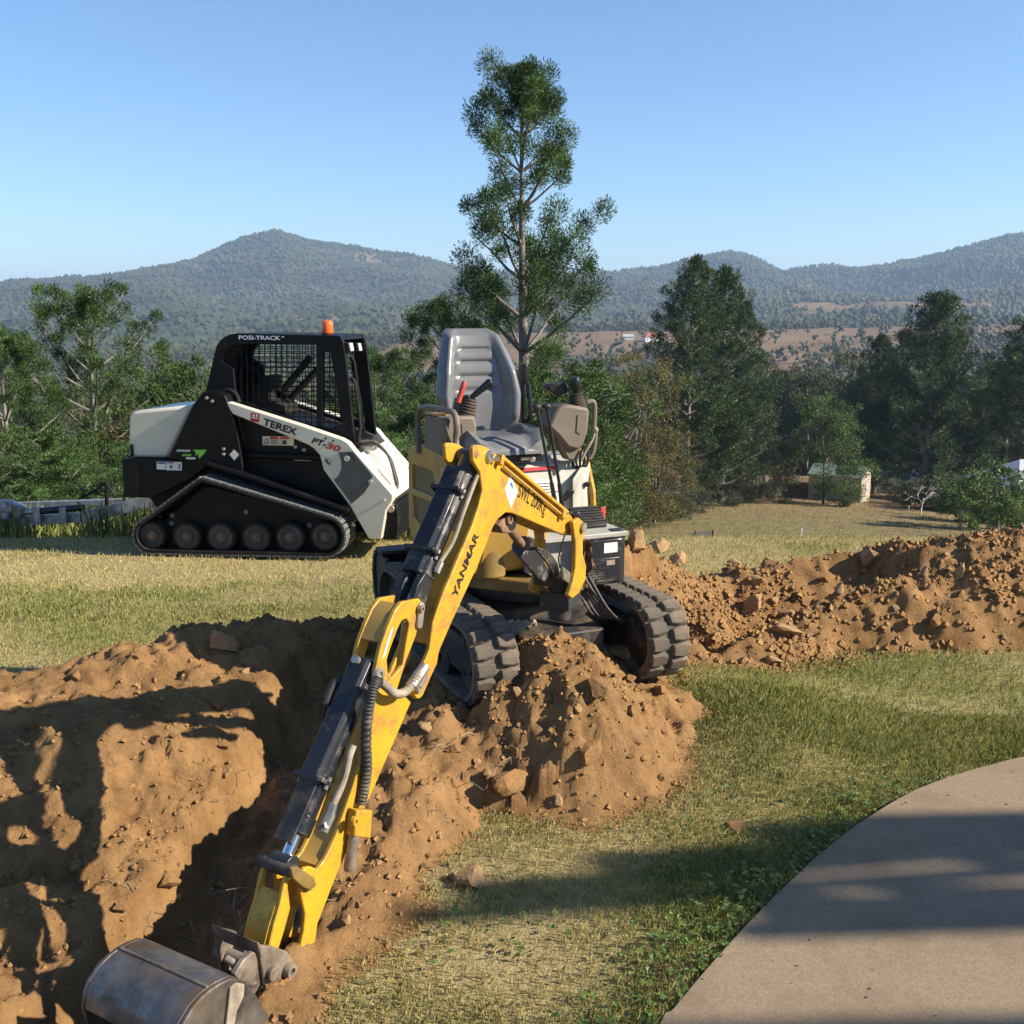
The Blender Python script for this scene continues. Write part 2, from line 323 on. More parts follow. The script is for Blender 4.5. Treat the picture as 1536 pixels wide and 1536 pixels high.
def base_h(x, y):
    """bare hillside without trench or heaps"""
    x = np.asarray(x, float); y = np.asarray(y, float)
    r = np.sqrt(x * x + y * y) + 1e-6
    k = sstep(10, 26, r); d = np.maximum(y * (1 - k) + r * k, 0.01)
    near = np.interp(d, [0, 2.6, 9.5], [0, 0, -0.5]) + 0.012 * fbm(x * 0.9, y * 0.9, 3, 5)
    near = near + 0.17 * np.exp(-(((x - 0.9) / 0.55) ** 2 + ((y - 4.1) / 0.7) ** 2))
    px = 768 + FPX * np.clip(x / np.maximum(y, 1e-3), -1.0, 1.0); px = np.where(y <= 0, np.where(x > 0, 1900, -400), np.clip(px, -400, 1900))
    lr = np.log(np.clip(r if np.ndim(r) == 0 else np.where(d < 26, d, r), 9.5, 9000)); L = np.log(_rs)
    i = np.clip(np.searchsorted(L, lr) - 1, 0, len(L) - 2); t = np.clip((lr - L[i]) / (L[i + 1] - L[i]), 0, 1)
    j = np.clip(np.searchsorted(_cols, px) - 1, 0, len(_cols) - 2); u = np.clip((px - _cols[j]) / (_cols[j + 1] - _cols[j]), 0, 1)
    far = (_T[i, j] * (1 - u) + _T[i, j + 1] * u) * (1 - t) + (_T[i + 1, j] * (1 - u) + _T[i + 1, j + 1] * u) * t
    # the true ridge line near 3300 m
    rdg = np.interp(px, _rp, _ry); lin = np.interp(px, _cols, np.interp(_cols, _rp, _ry))
    wr = np.interp(r, [1900, 3300, 4200, 6000], [0, 1, 0.8, 0]); far = far + (lin - rdg) / FPX * r * wr
    # gullies and rolls
    g = np.interp(r, [20, 60, 300, 1500, 2400, 3300, 9000], [0.0, 0.35, 1.5, 6, 85, 30, 40])
    rid = 1 - np.abs(fbm(x / 520 + 3.1, y / 620, 4, 21))
    far = far + g * np.where(r > 1800, (rid - 0.80) * 1.5, fbm(x / 90, y / 90, 4, 31)) + np.where(r > 2000, 7 * fbm(x / 90, y / 90, 3, 55), 0)
    w = sstep(8.8, 10.5, d)
    return near * (1 - w) + far * w

# ---------------- dug soil
def seg_dist(x, y, pts):
    """distance to a polyline, interpolated third value and signed side"""
    best = np.full(np.shape(x), 1e9); val = np.zeros(np.shape(x)); side = np.zeros(np.shape(x)); tt = np.zeros(np.shape(x))
    n = len(pts) - 1
    for k in range(n):
        (x0, y0, z0), (x1, y1, z1) = pts[k], pts[k + 1]; dx, dy = x1 - x0, y1 - y0
        t = np.clip(((x - x0) * dx + (y - y0) * dy) / (dx * dx + dy * dy), 0, 1)
        d = np.hypot(x - x0 - t * dx, y - y0 - t * dy); m = d < best
        best = np.where(m, d, best); val = np.where(m, z0 + t * (z1 - z0), val); side = np.where(m, np.sign(dx * (y - y0) - dy * (x - x0)), side); tt = np.where(m, (k + t) / n, tt)
    return best, val, side, tt
HEAP = [(-0.72, 4.75, 0.10), (-1.05, 4.5, 0.20), (-1.35, 4.28, 0.25), (-1.92, 3.62, 0.24), (-2.35, 3.0, 0.20), (-3.0, 2.2, 0.15)]
TRENCH = [(-0.55, 4.55, 0.04), (-0.80, 4.15, -0.02), (-0.86, 3.66, -0.14), (-0.94, 3.2, -0.28), (-0.99, 2.8, -0.36), (-1.08, 2.3, -0.42), (-1.2, 1.2, -0.42)]
BERM = [(-0.24, 3.55, 0.17), (-0.42, 3.0, 0.13), (-0.58, 2.5, 0.06), (-0.76, 2.0, 0.02), (-0.95, 1.2, 0.0)]
BANK = [(0.55, 5.6, 0.29), (0.95, 5.75, 0.27), (1.35, 6.2, -0.03), (2.0, 6.35, 0.03), (2.9, 6.3, 0.19), (4.0, 6.4, 0.26), (6.5, 6.8, 0.30)]
BANK2 = [(1.25, 5.85, -0.02), (1.75, 5.75, 0.11), (2.5, 5.75, 0.09), (3.4, 5.95, 0.10), (5.5, 6.2, 0.1)]
def soil_h(x, y):
    """absolute height of loose soil, and a cover value that is above zero where there is soil"""
    b = base_h(x, y); n1 = fbm(x * 2.3, y * 2.3, 4, 71); n2 = fbm(x * 7, y * 7, 4, 72); edge = 0.10 * fbm(x * 4, y * 4, 4, 73)
    h = np.full(np.shape(x), -9.0); cov = np.full(np.shape(x), -1.0)
    # heap left of the trench
    d, z, s, t = seg_dist(x, y, HEAP)
    hh = z + 0.05 * n1 - np.where(s > 0, 0.26 * np.maximum(d - 0.10, 0) + 0.25 * np.maximum(d - 0.5, 0), 0.62 * np.maximum(d - 0.06, 0)); c = (np.where(s > 0, 0.85, 0.60) + edge - d)
    h = np.maximum(h, hh); cov = np.maximum(cov, c)
    # berm right of the trench
    d, z, s, t = seg_dist(x, y, BERM); hh = z + 0.03 * n1 - 0.42 * np.maximum(d - 0.05, 0)
    c = np.where(t < 0.999, 0.30 + 1.2 * edge - d, -1); h = np.maximum(h, np.where(c > -0.6, hh, -9)); cov = np.maximum(cov, c)
    # soil under and around the excavator
    ex = np.abs((x - 0.02) * 0.918 + (y - 4.35) * 0.397); ey = np.abs(-(x - 0.02) * 0.397 + (y - 4.35) * 0.918)
    dd = np.maximum(ex - 0.42, 0) ** 2 + np.maximum(ey - 0.62 - 0.10 * (y < 4.3), 0) ** 2; dd = np.sqrt(dd)
    hh = 0.165 + 0.02 * n1 - 0.7 * dd; c = np.where(x > 0.45, 0.10, 0.26) + edge - dd; h = np.maximum(h, hh); cov = np.maximum(cov, c)
    hh = 0.27 - 0.75 * np.hypot((x + 0.02) / 1.0, (y - 3.50) / 0.8) + 0.03 * n1; h = np.maximum(h, hh); cov = np.maximum(cov, np.where(hh > b, 0.2, -1))
    # mound in front of the tracks
    d = np.hypot((x - 0.17) / 0.48, (y - 3.72) / 0.66) + 0.10 * n1; hh = 0.37 - 0.39 * np.power(np.maximum(d, 0.02), 1.6)
    c = (1.06 + 1.2 * edge - d) * 0.6; h = np.maximum(h, hh); cov = np.maximum(cov, c)
    d = seg_dist(x, y, [(-1.5, 5.05, 0), (-0.7, 5.45, 0), (0.1, 5.6, 0)])[0]; c = 0.26 + 2.0 * edge - d; hh = b + 0.03 + 0.05 * n1; h = np.maximum(h, np.where(c > 0, hh, -9)); cov = np.maximum(cov, c)
    # bank on the right
    d, z, s, t = seg_dist(x, y, BANK); hh = z + 0.07 * n1 - 0.55 * np.maximum(d - 0.12, 0); c = np.where(s > 0, 0.75, 1.0) + edge * 1.5 - d
    h = np.maximum(h, hh); cov = np.maximum(cov, c)
    d, z, s, t = seg_dist(x, y, BANK2); hh = z + 0.07 * n1 - 0.6 * np.maximum(d - 0.1, 0); c = 0.42 + edge * 2 - d
    h = np.maximum(h, hh); cov = np.maximum(cov, c)
    h = np.maximum(h, b + np.where(cov > 0, 0.012 + 0.03 * np.minimum(cov * 6, 1), -0.03 + cov * 0.3))
    h = b + (h - b) * np.where(h > b, np.clip(cov / 0.16, 0, 1) ** 0.8 , 1) + np.where(cov > 0, 0, -0.02)
    # the trench cuts into all of it
    d, z, s, t = seg_dist(x, y, TRENCH); wall = np.where(s > 0, 1.05, 0.8)
    tr = z + 0.04 * n1 + np.where(s > 0, np.maximum(d - 0.07, 0) * 1.0 + 0.5 * np.maximum(d - 0.45, 0), np.minimum(np.maximum(d - 0.06, 0) * 2.2, 0.36) + np.maximum(d - 0.20, 0) * 0.75)
    cov = np.where(d < np.where(s > 0, 0.45, 1.0), np.maximum(cov, 0.2), cov); h = np.where((d < 1.0), np.minimum(h, tr), h)
    # shallow older trench in the right bank
    d, z, s, t = seg_dist(x, y, [(0.95, 5.25, -0.32), (1.5, 5.95, -0.38), (2.1, 6.1, -0.3)]); tr = z + np.maximum(d - 0.06, 0) * 1.0
    h = np.where((d < 0.5), np.minimum(h, np.maximum(tr, h - 0.3)), h)
    k = np.clip(cov * 5, 0, 1)
    rough = 0.045 * n2 + 0.024 * fbm(x * 17, y * 17, 4, 74) + 0.05 * np.maximum(fbm(x * 5.5, y * 5.5, 3, 75), 0.1) * np.clip(cov * 3, 0, 1) - 0.005
    wx = x + 0.02 * fbm(x * 9, y * 9, 2, 80); wy = y + 0.02 * fbm(x * 9 + 40, y * 9, 2, 81); lump = 0.0
    for sc, am, sd in ((7.0, 0.075, 301), (15.0, 0.042, 302), (32.0, 0.021, 303)):
        f1, rv = worley(wx * sc, wy * sc, sd); lump = lump + am * np.maximum(rv - 0.35, 0) * np.sqrt(np.maximum(0.42 * (0.5 + rv) - f1, 0))
    patch = np.clip(0.75 + 1.3 * fbm(x * 1.7, y * 1.7, 3, 88), 0.12, 1.25)
    fine = 0.016 * fbm(x * 34, y * 34, 3, 90, 0.65) + 0.010 * np.abs(fbm(x * 60, y * 60, 2, 93))
    return h + (rough + lump * patch * np.where(x < -0.75, 0.95, 1.35) + fine * np.where(x < -0.75, 0.9, 1.15)) * k, cov
def ground_h(x, y):
    b = base_h(x, y); h, c = soil_h(x, y); return np.where(c > 0, h, b)
def gz(x, y): return float(ground_h(np.array([x]), np.array([y]))[0])
def bz(x, y): return float(base_h(np.array([x]), np.array([y]))[0])

EDGE = [(1536, 1135), (1490, 1146), (1440, 1160), (1370, 1186), (1300, 1227), (1240, 1272), (1180, 1326), (1120, 1386), (1060, 1452), (1010, 1512), (985, 1545)]
SLAB = [Vector((9, 4.0, 0)), Vector((5, 3.98, 0)), Vector((3.2, 3.85, 0)), Vector((2.45, 3.70, 0))] + [at_z(px, py, 0.02) for px, py in EDGE] + [Vector((0.12, 1.5, 0)), Vector((-0.05, 0.8, 0)), Vector((-0.1, -2.5, 0)), Vector((9, -2.5, 0))]
_se = np.array([(p.x, p.y) for p in catmull(SLAB[:-2], 6)] + [(-0.1, -2.5), (9, -2.5)])
def in_slab(x, y):
    x = np.asarray(x); y = np.asarray(y); ins = np.zeros(x.shape, bool); n = len(_se); j = n - 1
    for i in range(n):
        xi, yi = _se[i]; xj, yj = _se[j]
        cond = ((yi > y) != (yj > y)) & (x < (xj - xi) * (y - yi) / ((yj - yi) + 1e-12) + xi); ins ^= cond; j = i
    return ins
def slab_dist(x, y): return seg_dist(x, y, [(a, b, 0.0) for a, b in _se[:-1]])[0]

def grass_tint(x, y):
    """0 = straw, 1 = green"""
    g = 0.46 + 0.8 * fbm(x * 0.8, y * 0.8, 4, 91) + 0.35 * fbm(x * 3.5, y * 3.5, 3, 92)
    g = g + 0.42 * np.exp(-((x + 2.6) / 1.5) ** 2 - ((y - 6.6) / 1.2) ** 2) - 0.75 * np.exp(-((x + 1.6) / 2.6) ** 2 - ((y - 7.7) / 0.8) ** 2) - 0.25 * sstep(7.3, 8.4, y)
    g = g - 0.22 * sstep(0.7, 2.5, x) * sstep(3.9, 5, y) + 0.5 * np.exp(-(slab_dist(x, y) / 0.28) ** 2) - 0.42 * np.exp(-((x + 0.02) / 0.5) ** 2 - ((y - 2.35) / 0.4) ** 2)
    return np.clip(g, 0, 1)
C_GREEN = np.array([0.245, 0.265, 0.075]); C_STRAW = np.array([0.52, 0.425, 0.195]); C_EARTH = np.array([0.27, 0.20, 0.105])

def grid_mesh(name, xs, ys, hfun, keep, m, tintf=None, smooth=True):
    X, Y = np.meshgrid(xs, ys); Z = hfun(X, Y); nx, ny = len(xs), len(ys)
    idx = np.arange(nx * ny).reshape(ny, nx); F = np.stack([idx[:-1, :-1], idx[:-1, 1:], idx[1:, 1:], idx[1:, :-1]], -1).reshape(-1, 4)
    if keep is not None:
        k = keep(X, Y); kf = (k[:-1, :-1] | k[:-1, 1:] | k[1:, 1:] | k[1:, :-1]).ravel(); F = F[kf]
    V = np.stack([X, Y, Z], -1).reshape(-1, 3); used = np.unique(F); remap = np.zeros(len(V), np.int64); remap[used] = np.arange(len(used)); F = remap[F]; V = V[used]
    t = tintf(V[:, 0], V[:, 1]) if tintf else None
    return raw_mesh(name, V, F, m, tint=t, smooth=smooth)

# lawn
def lawn_tint(x, y):
    g = grass_tint(x, y)[:, None]; c = (C_GREEN * 0.8 * g + C_STRAW * 0.85 * (1 - g)); e = np.clip(0.45 + 0.9 * fbm(x * 2.2, y * 2.2, 3, 95), 0, 1)[:, None]
    return c * (1 - 0.6 * e) + C_EARTH * 0.6 * e
mat('lawn', (1, 1, 1), 0.95, var=0.12, vscale=30, attr='tint', bump=0.6, bscale=120, spec=0.1)
lawn = grid_mesh('lawn', np.arange(-9, 11.01, 0.06), np.arange(-2.5, 10.41, 0.06), base_h, lambda X, Y: ~((soil_h(X, Y)[1] > 0.10)) & ~(in_slab(X, Y) & (slab_dist(X, Y) > 0.12)), 'lawn', lawn_tint)
tag(lawn, kind='structure')

# soil
m = mat('soil', (0.395, 0.23, 0.10), 0.95, two=(0.185, 0.10, 0.043), vscale=5.5, bump=0.75, bscale=85, spec=0.06)
nt = m.node_tree; bmp = [n for n in nt.nodes if n.type == 'BUMP'][0]; bmp.inputs['Distance'].default_value = 0.03; nzs = [n for n in nt.nodes if n.type == 'TEX_NOISE']; nzs[0].inputs['Detail'].default_value = 12; nzs[0].inputs['Roughness'].default_value = 0.75; nzs[1].inputs['Detail'].default_value = 10; nzs[1].inputs['Roughness'].default_value = 0.75
def region(X, Y):
    d1 = np.minimum(seg_dist(X, Y, HEAP)[0], seg_dist(X, Y, TRENCH)[0]); d1 = np.minimum(d1, seg_dist(X, Y, BERM)[0] + 0.05)
    d2 = np.hypot((X - 0.15), (Y - 3.95) * 0.8) - 0.25; d3 = np.minimum(seg_dist(X, Y, BANK)[0], seg_dist(X, Y, BANK2)[0]) - 0.1
    return np.argmin(np.stack([d1, d2, d3]), 0)
hs = lambda X, Y: soil_h(X, Y)[0]
def soil_keep(k): return lambda X, Y: (soil_h(X, Y)[1] > -0.02) & (region(X, Y) == k)
s1 = grid_mesh('trench_and_spoil_heap', np.arange(-3.2, 0.6, 0.0115), np.arange(1.5, 5.6, 0.0115), hs, soil_keep(0), 'soil')
s2 = grid_mesh('soil_mound', np.arange(-1.3, 1.6, 0.011), np.arange(2.7, 6.0, 0.011), hs, soil_keep(1), 'soil')
s3 = grid_mesh('soil_bank', np.arange(0.2, 6.5, 0.02), np.arange(4.3, 7.7, 0.02), hs, soil_keep(2), 'soil')
tag(s1, 'freshly dug trench with a long heap of orange soil beside it', kind='structure'); tag(s2, 'mound of orange soil under and before the small excavator', kind='structure'); tag(s3, 'long low bank of dug soil behind the lawn', kind='structure')

# concrete slab
mb = MB(); top = catmull(SLAB[:-2], 6) + SLAB[-2:]; top = [Vector((p.x, p.y, 0.022)) for p in top]
mb.prism([p - Vector((0, 0, 0.12)) for p in top], (0, 0, 0.12))
slab = mb.build('concrete_path', 'concrete', bevel=0.006, angle=30); tag(slab, kind='structure')

# land beyond the lawn
def _polar():
    rs = np.concatenate([np.linspace(7.5, 30, 40), np.geomspace(31, 300, 80), np.geomspace(306, 1700, 80), np.geomspace(1720, 4400, 130), np.geomspace(4600, 9000, 12)])
    th = np.concatenate([np.linspace(-180, -42, 24)[:-1], np.linspace(-42, 42, 300), np.linspace(42, 180, 24)[1:]]) * math.pi / 180
    Rr, T = np.meshgrid(rs, th, indexing='ij'); X = Rr * np.sin(T); Y = Rr * np.cos(T); Z = base_h(X, Y)
    inside = (X > -8.7) & (X < 10.7) & (Y > -2.2) & (Y < 10.1); Z = np.where(inside, Z - 1.2, Z - 0.012)
    n, k = Rr.shape; idx = np.arange(n * k).reshape(n, k); F = np.stack([idx[:-1, :-1], idx[1:, :-1], idx[1:, 1:], idx[:-1, 1:]], -1).reshape(-1, 4)
    return np.stack([X, Y, Z], -1).reshape(-1, 3), F[:, ::-1]
def wood_mask(x, y):
    """how wooded the land is"""
    r = np.hypot(x, y); px = 768 + FPX * x / np.maximum(y, 1)
    n = fbm(x / 130, y / 130, 4, 41); n2 = fbm(x / 420 + 5, y / 420, 3, 42)
    pad = np.exp(-((r - 1000) / 190) ** 2) * sstep(520, 640, px) * (0.75 + 0.9 * fbm(x / 160, y / 160, 3, 46))
    pad += np.exp(-((r - 620) / 60) ** 2) * sstep(780, 900, px) * (1 - sstep(980, 1060, px)) * 0.5
    pad += 1.1 * np.exp(-((r - 1800) / 170) ** 2) * sstep(1130, 1220, px) * (1 - sstep(1420, 1500, px))
    pad += 1.2 * np.exp(-((r - 330) / 130) ** 2) * (1 - sstep(40, 160, px))
    return 0.75 + 0.55 * n + 0.35 * n2 - pad
def land_tint(V):
    x, y = V[:, 0], V[:, 1]; r = np.hypot(x, y); n = fbm(x / 35, y / 35, 4, 61); n1 = fbm(x / 5, y / 5, 4, 62)
    dry = np.array([0.26, 0.19, 0.10]); olive = np.array([0.18, 0.15, 0.07]); brown = np.array([0.21, 0.125, 0.075]); wood = np.array([0.055, 0.058, 0.03])
    k = np.clip(0.5 + 0.6 * n + 0.5 * n1, 0, 1)[:, None]; c = dry * (1 - k) + olive * k
    kb = sstep(105, 230, r)[:, None] * np.clip(0.75 + 0.4 * n, 0, 1)[:, None]; c = c * (1 - kb) + brown * kb
    px = 768 + FPX * x / np.maximum(y, 1); kb2 = (sstep(95, 118, r - 0.03 * (px - 1200)) * (1 - sstep(150, 300, r)))[:, None] * 0.7; c = c * (1 - kb2) + np.array([0.28, 0.17, 0.10]) * kb2
    kw = (sstep(0.35, 0.75, wood_mask(x, y)) * sstep(180, 320, r))[:, None]; c = c * (1 - kw) + wood * kw
    return c * (1 + 0.18 * n1[:, None]) * (1 + 0.35 * fbm(x / 60, y / 60, 4, 63) * sstep(300, 700, r))[:, None]
mat('land', (1, 1, 1), 0.95, var=0.15, vscale=1.4, attr='tint', bump=0.5, bscale=6, spec=0.05)
V, F = _polar(); land = raw_mesh('hillside', V, F, 'land', tint=land_tint(V), smooth=True); tag(land, kind='structure')
# ================================================================== TREES
def leaf_cloud(cent, rad, n, length, width, mode='out', seed=0, axis=None, shell=0.55, droop=0.0, tvar=0.25, hue=None):
    """diamond leaves scattered through many ellipsoid clumps. cent (k,3), rad (k,3), n per clump, axis (k,3) main direction"""
    g = np.random.default_rng(seed); k = len(cent); cent = np.asarray(cent, float); rad = np.asarray(rad, float)
    ci = np.repeat(np.arange(k), n); N = len(ci)
    d = g.normal(size=(N, 3)); d /= np.linalg.norm(d, axis=1)[:, None]
    rr = shell + (1 - shell) * g.random(N) ** 0.6; rr = np.where(g.random(N) < 0.35, rr * g.random(N) ** 0.4, rr)
    p = cent[ci] + d * rad[ci] * rr[:, None]
    if mode == 'out': u = d * 0.9 + g.normal(size=(N, 3)) * 0.35
    elif mode == 'hang': u = g.normal(size=(N, 3)) * 0.45 + np.array([0, 0, -1.0]) + d * 0.4
    else: u = g.normal(size=(N, 3))
    if axis is not None: u = u + np.asarray(axis)[ci] * 0.55
    u[:, 2] -= droop; u /= np.linalg.norm(u, axis=1)[:, None] + 1e-9
    s = np.cross(u, g.normal(size=(N, 3))); s /= np.linalg.norm(s, axis=1)[:, None] + 1e-9
    L = length * (0.65 + 0.7 * g.random(N))[:, None]; W = width * (0.7 + 0.6 * g.random(N))[:, None]
    V = np.stack([p, p + u * L * 0.45 + s * W * 0.5, p + u * L, p + u * L * 0.45 - s * W * 0.5], 1).reshape(-1, 3)
    F = np.arange(4 * N).reshape(N, 4)
    t = (1 + tvar * (g.random(k) * 2 - 1))[ci] * (1 + 0.25 * (g.random(N) * 2 - 1)); T = np.repeat(t, 4)[:, None] * np.ones(3)
    if hue is not None:      # a share of leaves of another colour
        sel = np.repeat(g.random(N) < hue[0], 4); T[sel] *= np.array(hue[1])
    return V, F, T
def limb(mb, pts, r0, r1, seg=6): mb.tube(pts, r0, seg, rfun=lambda t: 1 + (r1 / r0 - 1) * t)
TREE_PROTO = {}
def proto_pine(key, H, spread, seed, whorl_step, tufts, tr, nper, leaf, bark='bark', lm='leaf_pine', low=0.12, rise=0.62, top_r=1.0, per=(4, 6), inner=0.42, cone=0.0, side_k=0.7):
    g = np.random.default_rng(seed); mb = MB(); cent = []; rad = []; ax = []
    tp = [Vector((0.02 * H * 0.3 * math.sin(3 * t + seed), 0.01 * H * math.sin(2 * t), H * t)) for t in np.linspace(0, 0.985, 12)]
    r0 = 0.016 * H + 0.03; limb(mb, [Vector((0, 0, -0.5))] + tp, r0, 0.012 * 1.0, 10)
    z = low * H; a0 = g.random() * 6
    while z < 0.96 * H:
        f = z / H; env = spread * np.interp(f, [0, 0.15, 0.35, 0.6, 0.8, 0.92, 1.0], [0.75, 0.95, 1.0, 0.92, 0.72, 0.42, 0.12]) * (1 - cone) + cone * spread * (1.12 * (1 - f) ** 0.72 + 0.03); n = g.integers(per[0], per[1] + 1); a0 += 0.9
        base = Vector((np.interp(f, np.linspace(0, 0.985, 12), [p.x for p in tp]), np.interp(f, np.linspace(0, 0.985, 12), [p.y for p in tp]), z))
        for b in range(n):
            if g.random() < 0.10: continue
            an = a0 + b * 2 * math.pi / n + g.normal() * 0.22; L = env * (0.70 + 0.5 * g.random()); up = rise * (0.75 + 0.5 * g.random()) * (0.7 + 0.6 * f); dr = Vector((math.cos(an), math.sin(an), 0))
            pts = [base + dr * (L * t) + UP * (L * (up * t + 0.22 * t * t)) + Vector((g.normal(), g.normal(), g.normal())) * 0.02 * L * t for t in (0, 0.3, 0.6, 0.85, 1.0)]
            limb(mb, pts, 0.006 * H * (1.1 - f) + 0.010, 0.006, 5); pc = catmull(pts, 4)
            nt = max(2, int(tufts * L / spread + 0.5))
            for q in range(nt):
                t = inner + (1 - inner) * (q + 0.6 * g.random()) / max(nt - 0.4, 1); i = min(int(t * (len(pc) - 1)), len(pc) - 2); c = pc[i]; tg = (pc[i + 1] - pc[i]).normalized()
                side = Vector((g.normal(), g.normal(), 0.5 + 0.5 * g.random())) * (tr * side_k); c2 = c + side
                if side.length > tr * 0.6: limb(mb, [c, c2], 0.010, 0.004, 4)
                s = tr * (0.7 + 0.6 * g.random()) * (0.75 + 0.35 * (1 - f)); cent.append(c2); rad.append((s, s, s * 1.05)); w = tg * 0.5 + UP * 0.7; ax.append(w.normalized())
        z += whorl_step * (0.8 + 0.4 * g.random()) * (1.15 - 0.45 * f)
    for q in range(int(7 * top_r)): cent.append(tp[-1] + Vector((g.normal() * 0.10, g.normal() * 0.10, -0.25 * g.random() * q / 3)) * (H / 12)); rad.append((tr * 0.7,) * 3); ax.append(UP)
    V_, F_, T_ = leaf_cloud([tuple(c) for c in cent], rad, nper, leaf, leaf * 0.25, 'out', seed, [tuple(a) for a in ax], shell=0.12, tvar=0.3)
    return mb, (V_, F_, T_), bark, lm
def proto_gum(key, H, spread, seed, clumps, cr, nper, leaf, lm='leaf_gum', bark='bark_pale', crown0=0.45, mode='hang', multi=1, fill=1.0, hue=None, wide=0.33, shapez=0.8):
    g = np.random.default_rng(seed); mb = MB(); cent = []; rad = []
    tips = []
    for m_ in range(multi):
        ox = g.normal() * 0.05 * H * (multi > 1); lean = Vector((g.normal() * 0.05, g.normal() * 0.05, 0)) * H + Vector((ox * 2, 0, 0))
        tp = [Vector((ox * 0.2, 0, -0.4))] + [Vector((ox * t, g.normal() * 0.012 * H * t, H * 0.80 * t)) + lean * t * t for t in (0.02, 0.25, 0.5, 0.75, 1.0)]
        limb(mb, tp, 0.014 * H + 0.03, 0.006 * H, 8); pc = catmull(tp, 5)
        for b in range(10):
            t = crown0 * 0.8 + (1 - crown0 * 0.8) * (b + g.random()) / 10; c = pc[min(int(t * (len(pc) - 1)), len(pc) - 1)]; an = g.random() * 6.28; L = spread * (0.45 + 0.6 * g.random()) * np.interp(t, [0, 0.6, 1], [0.9, 1.0, 0.55])
            e = c + Vector((math.cos(an) * L, math.sin(an) * L, L * (0.35 + 0.6 * g.random()))); mid = c.lerp(e, 0.5) + Vector((g.normal(), g.normal(), 0.4)) * L * 0.1; limb(mb, [c, mid, e], 0.005 * H, 0.008, 5); tips += [e, mid.lerp(e, 0.5)]
        tips.append(pc[-1] + UP * 0.08 * H)
    n = 0
    while n < clumps:
        if g.random() < 0.62: c = tips[g.integers(len(tips))] + Vector((g.normal(), g.normal(), g.normal() * 0.7)) * cr * 0.9
        else:
            d = Vector((g.normal(), g.normal(), g.normal())); d.normalize(); rr = 0.75 + 0.3 * g.random(); c = Vector((d.x * spread * rr, d.y * spread * rr, H * (crown0 + (1 - crown0) / 2) + d.z * H * (1 - crown0) / 2 * rr))
            if c.z < H * crown0 * 0.9: continue
        s = cr * (0.6 + 0.8 * g.random()); cent.append(tuple(c)); rad.append((s, s, s * shapez)); n += 1
    V_, F_, T_ = leaf_cloud(cent, rad, nper, leaf, leaf * wide, mode, seed, None, shell=0.35, tvar=0.32, hue=hue)
    return mb, (V_, F_, T_), bark, lm
TREE_H = {}
def get_proto(key):
    if key not in TREE_PROTO:
        mb, (V_, F_, T_), bark, lm = PROTO_DEF[key](); TREE_H[key] = float(np.percentile(V_[:, 2], 99.97))
        TREE_PROTO[key] = [mb.build('trunk', bark, None, angle=60, fixn=False), raw_mesh('crown', V_, F_, lm, None, T_), False]
    return TREE_PROTO[key]
def make_tree(name, label, key, base, scale=1.0, rotz=0.0, group=None, cat='tree', sc3=None):
    pr = get_proto(key)
    if not pr[2]: parts = (pr[0], pr[1]); pr[2] = True
    else: parts = (pr[0].copy(), pr[1].copy()); [COL.objects.link(p) for p in parts]
    root = bpy.data.objects.new(name, None); COL.objects.link(root); root.location = base; root.rotation_euler = (0, 0, rotz); root.scale = sc3 or (scale,) * 3
    for p in parts: p.parent = root
    return tag(root, label, cat, group)
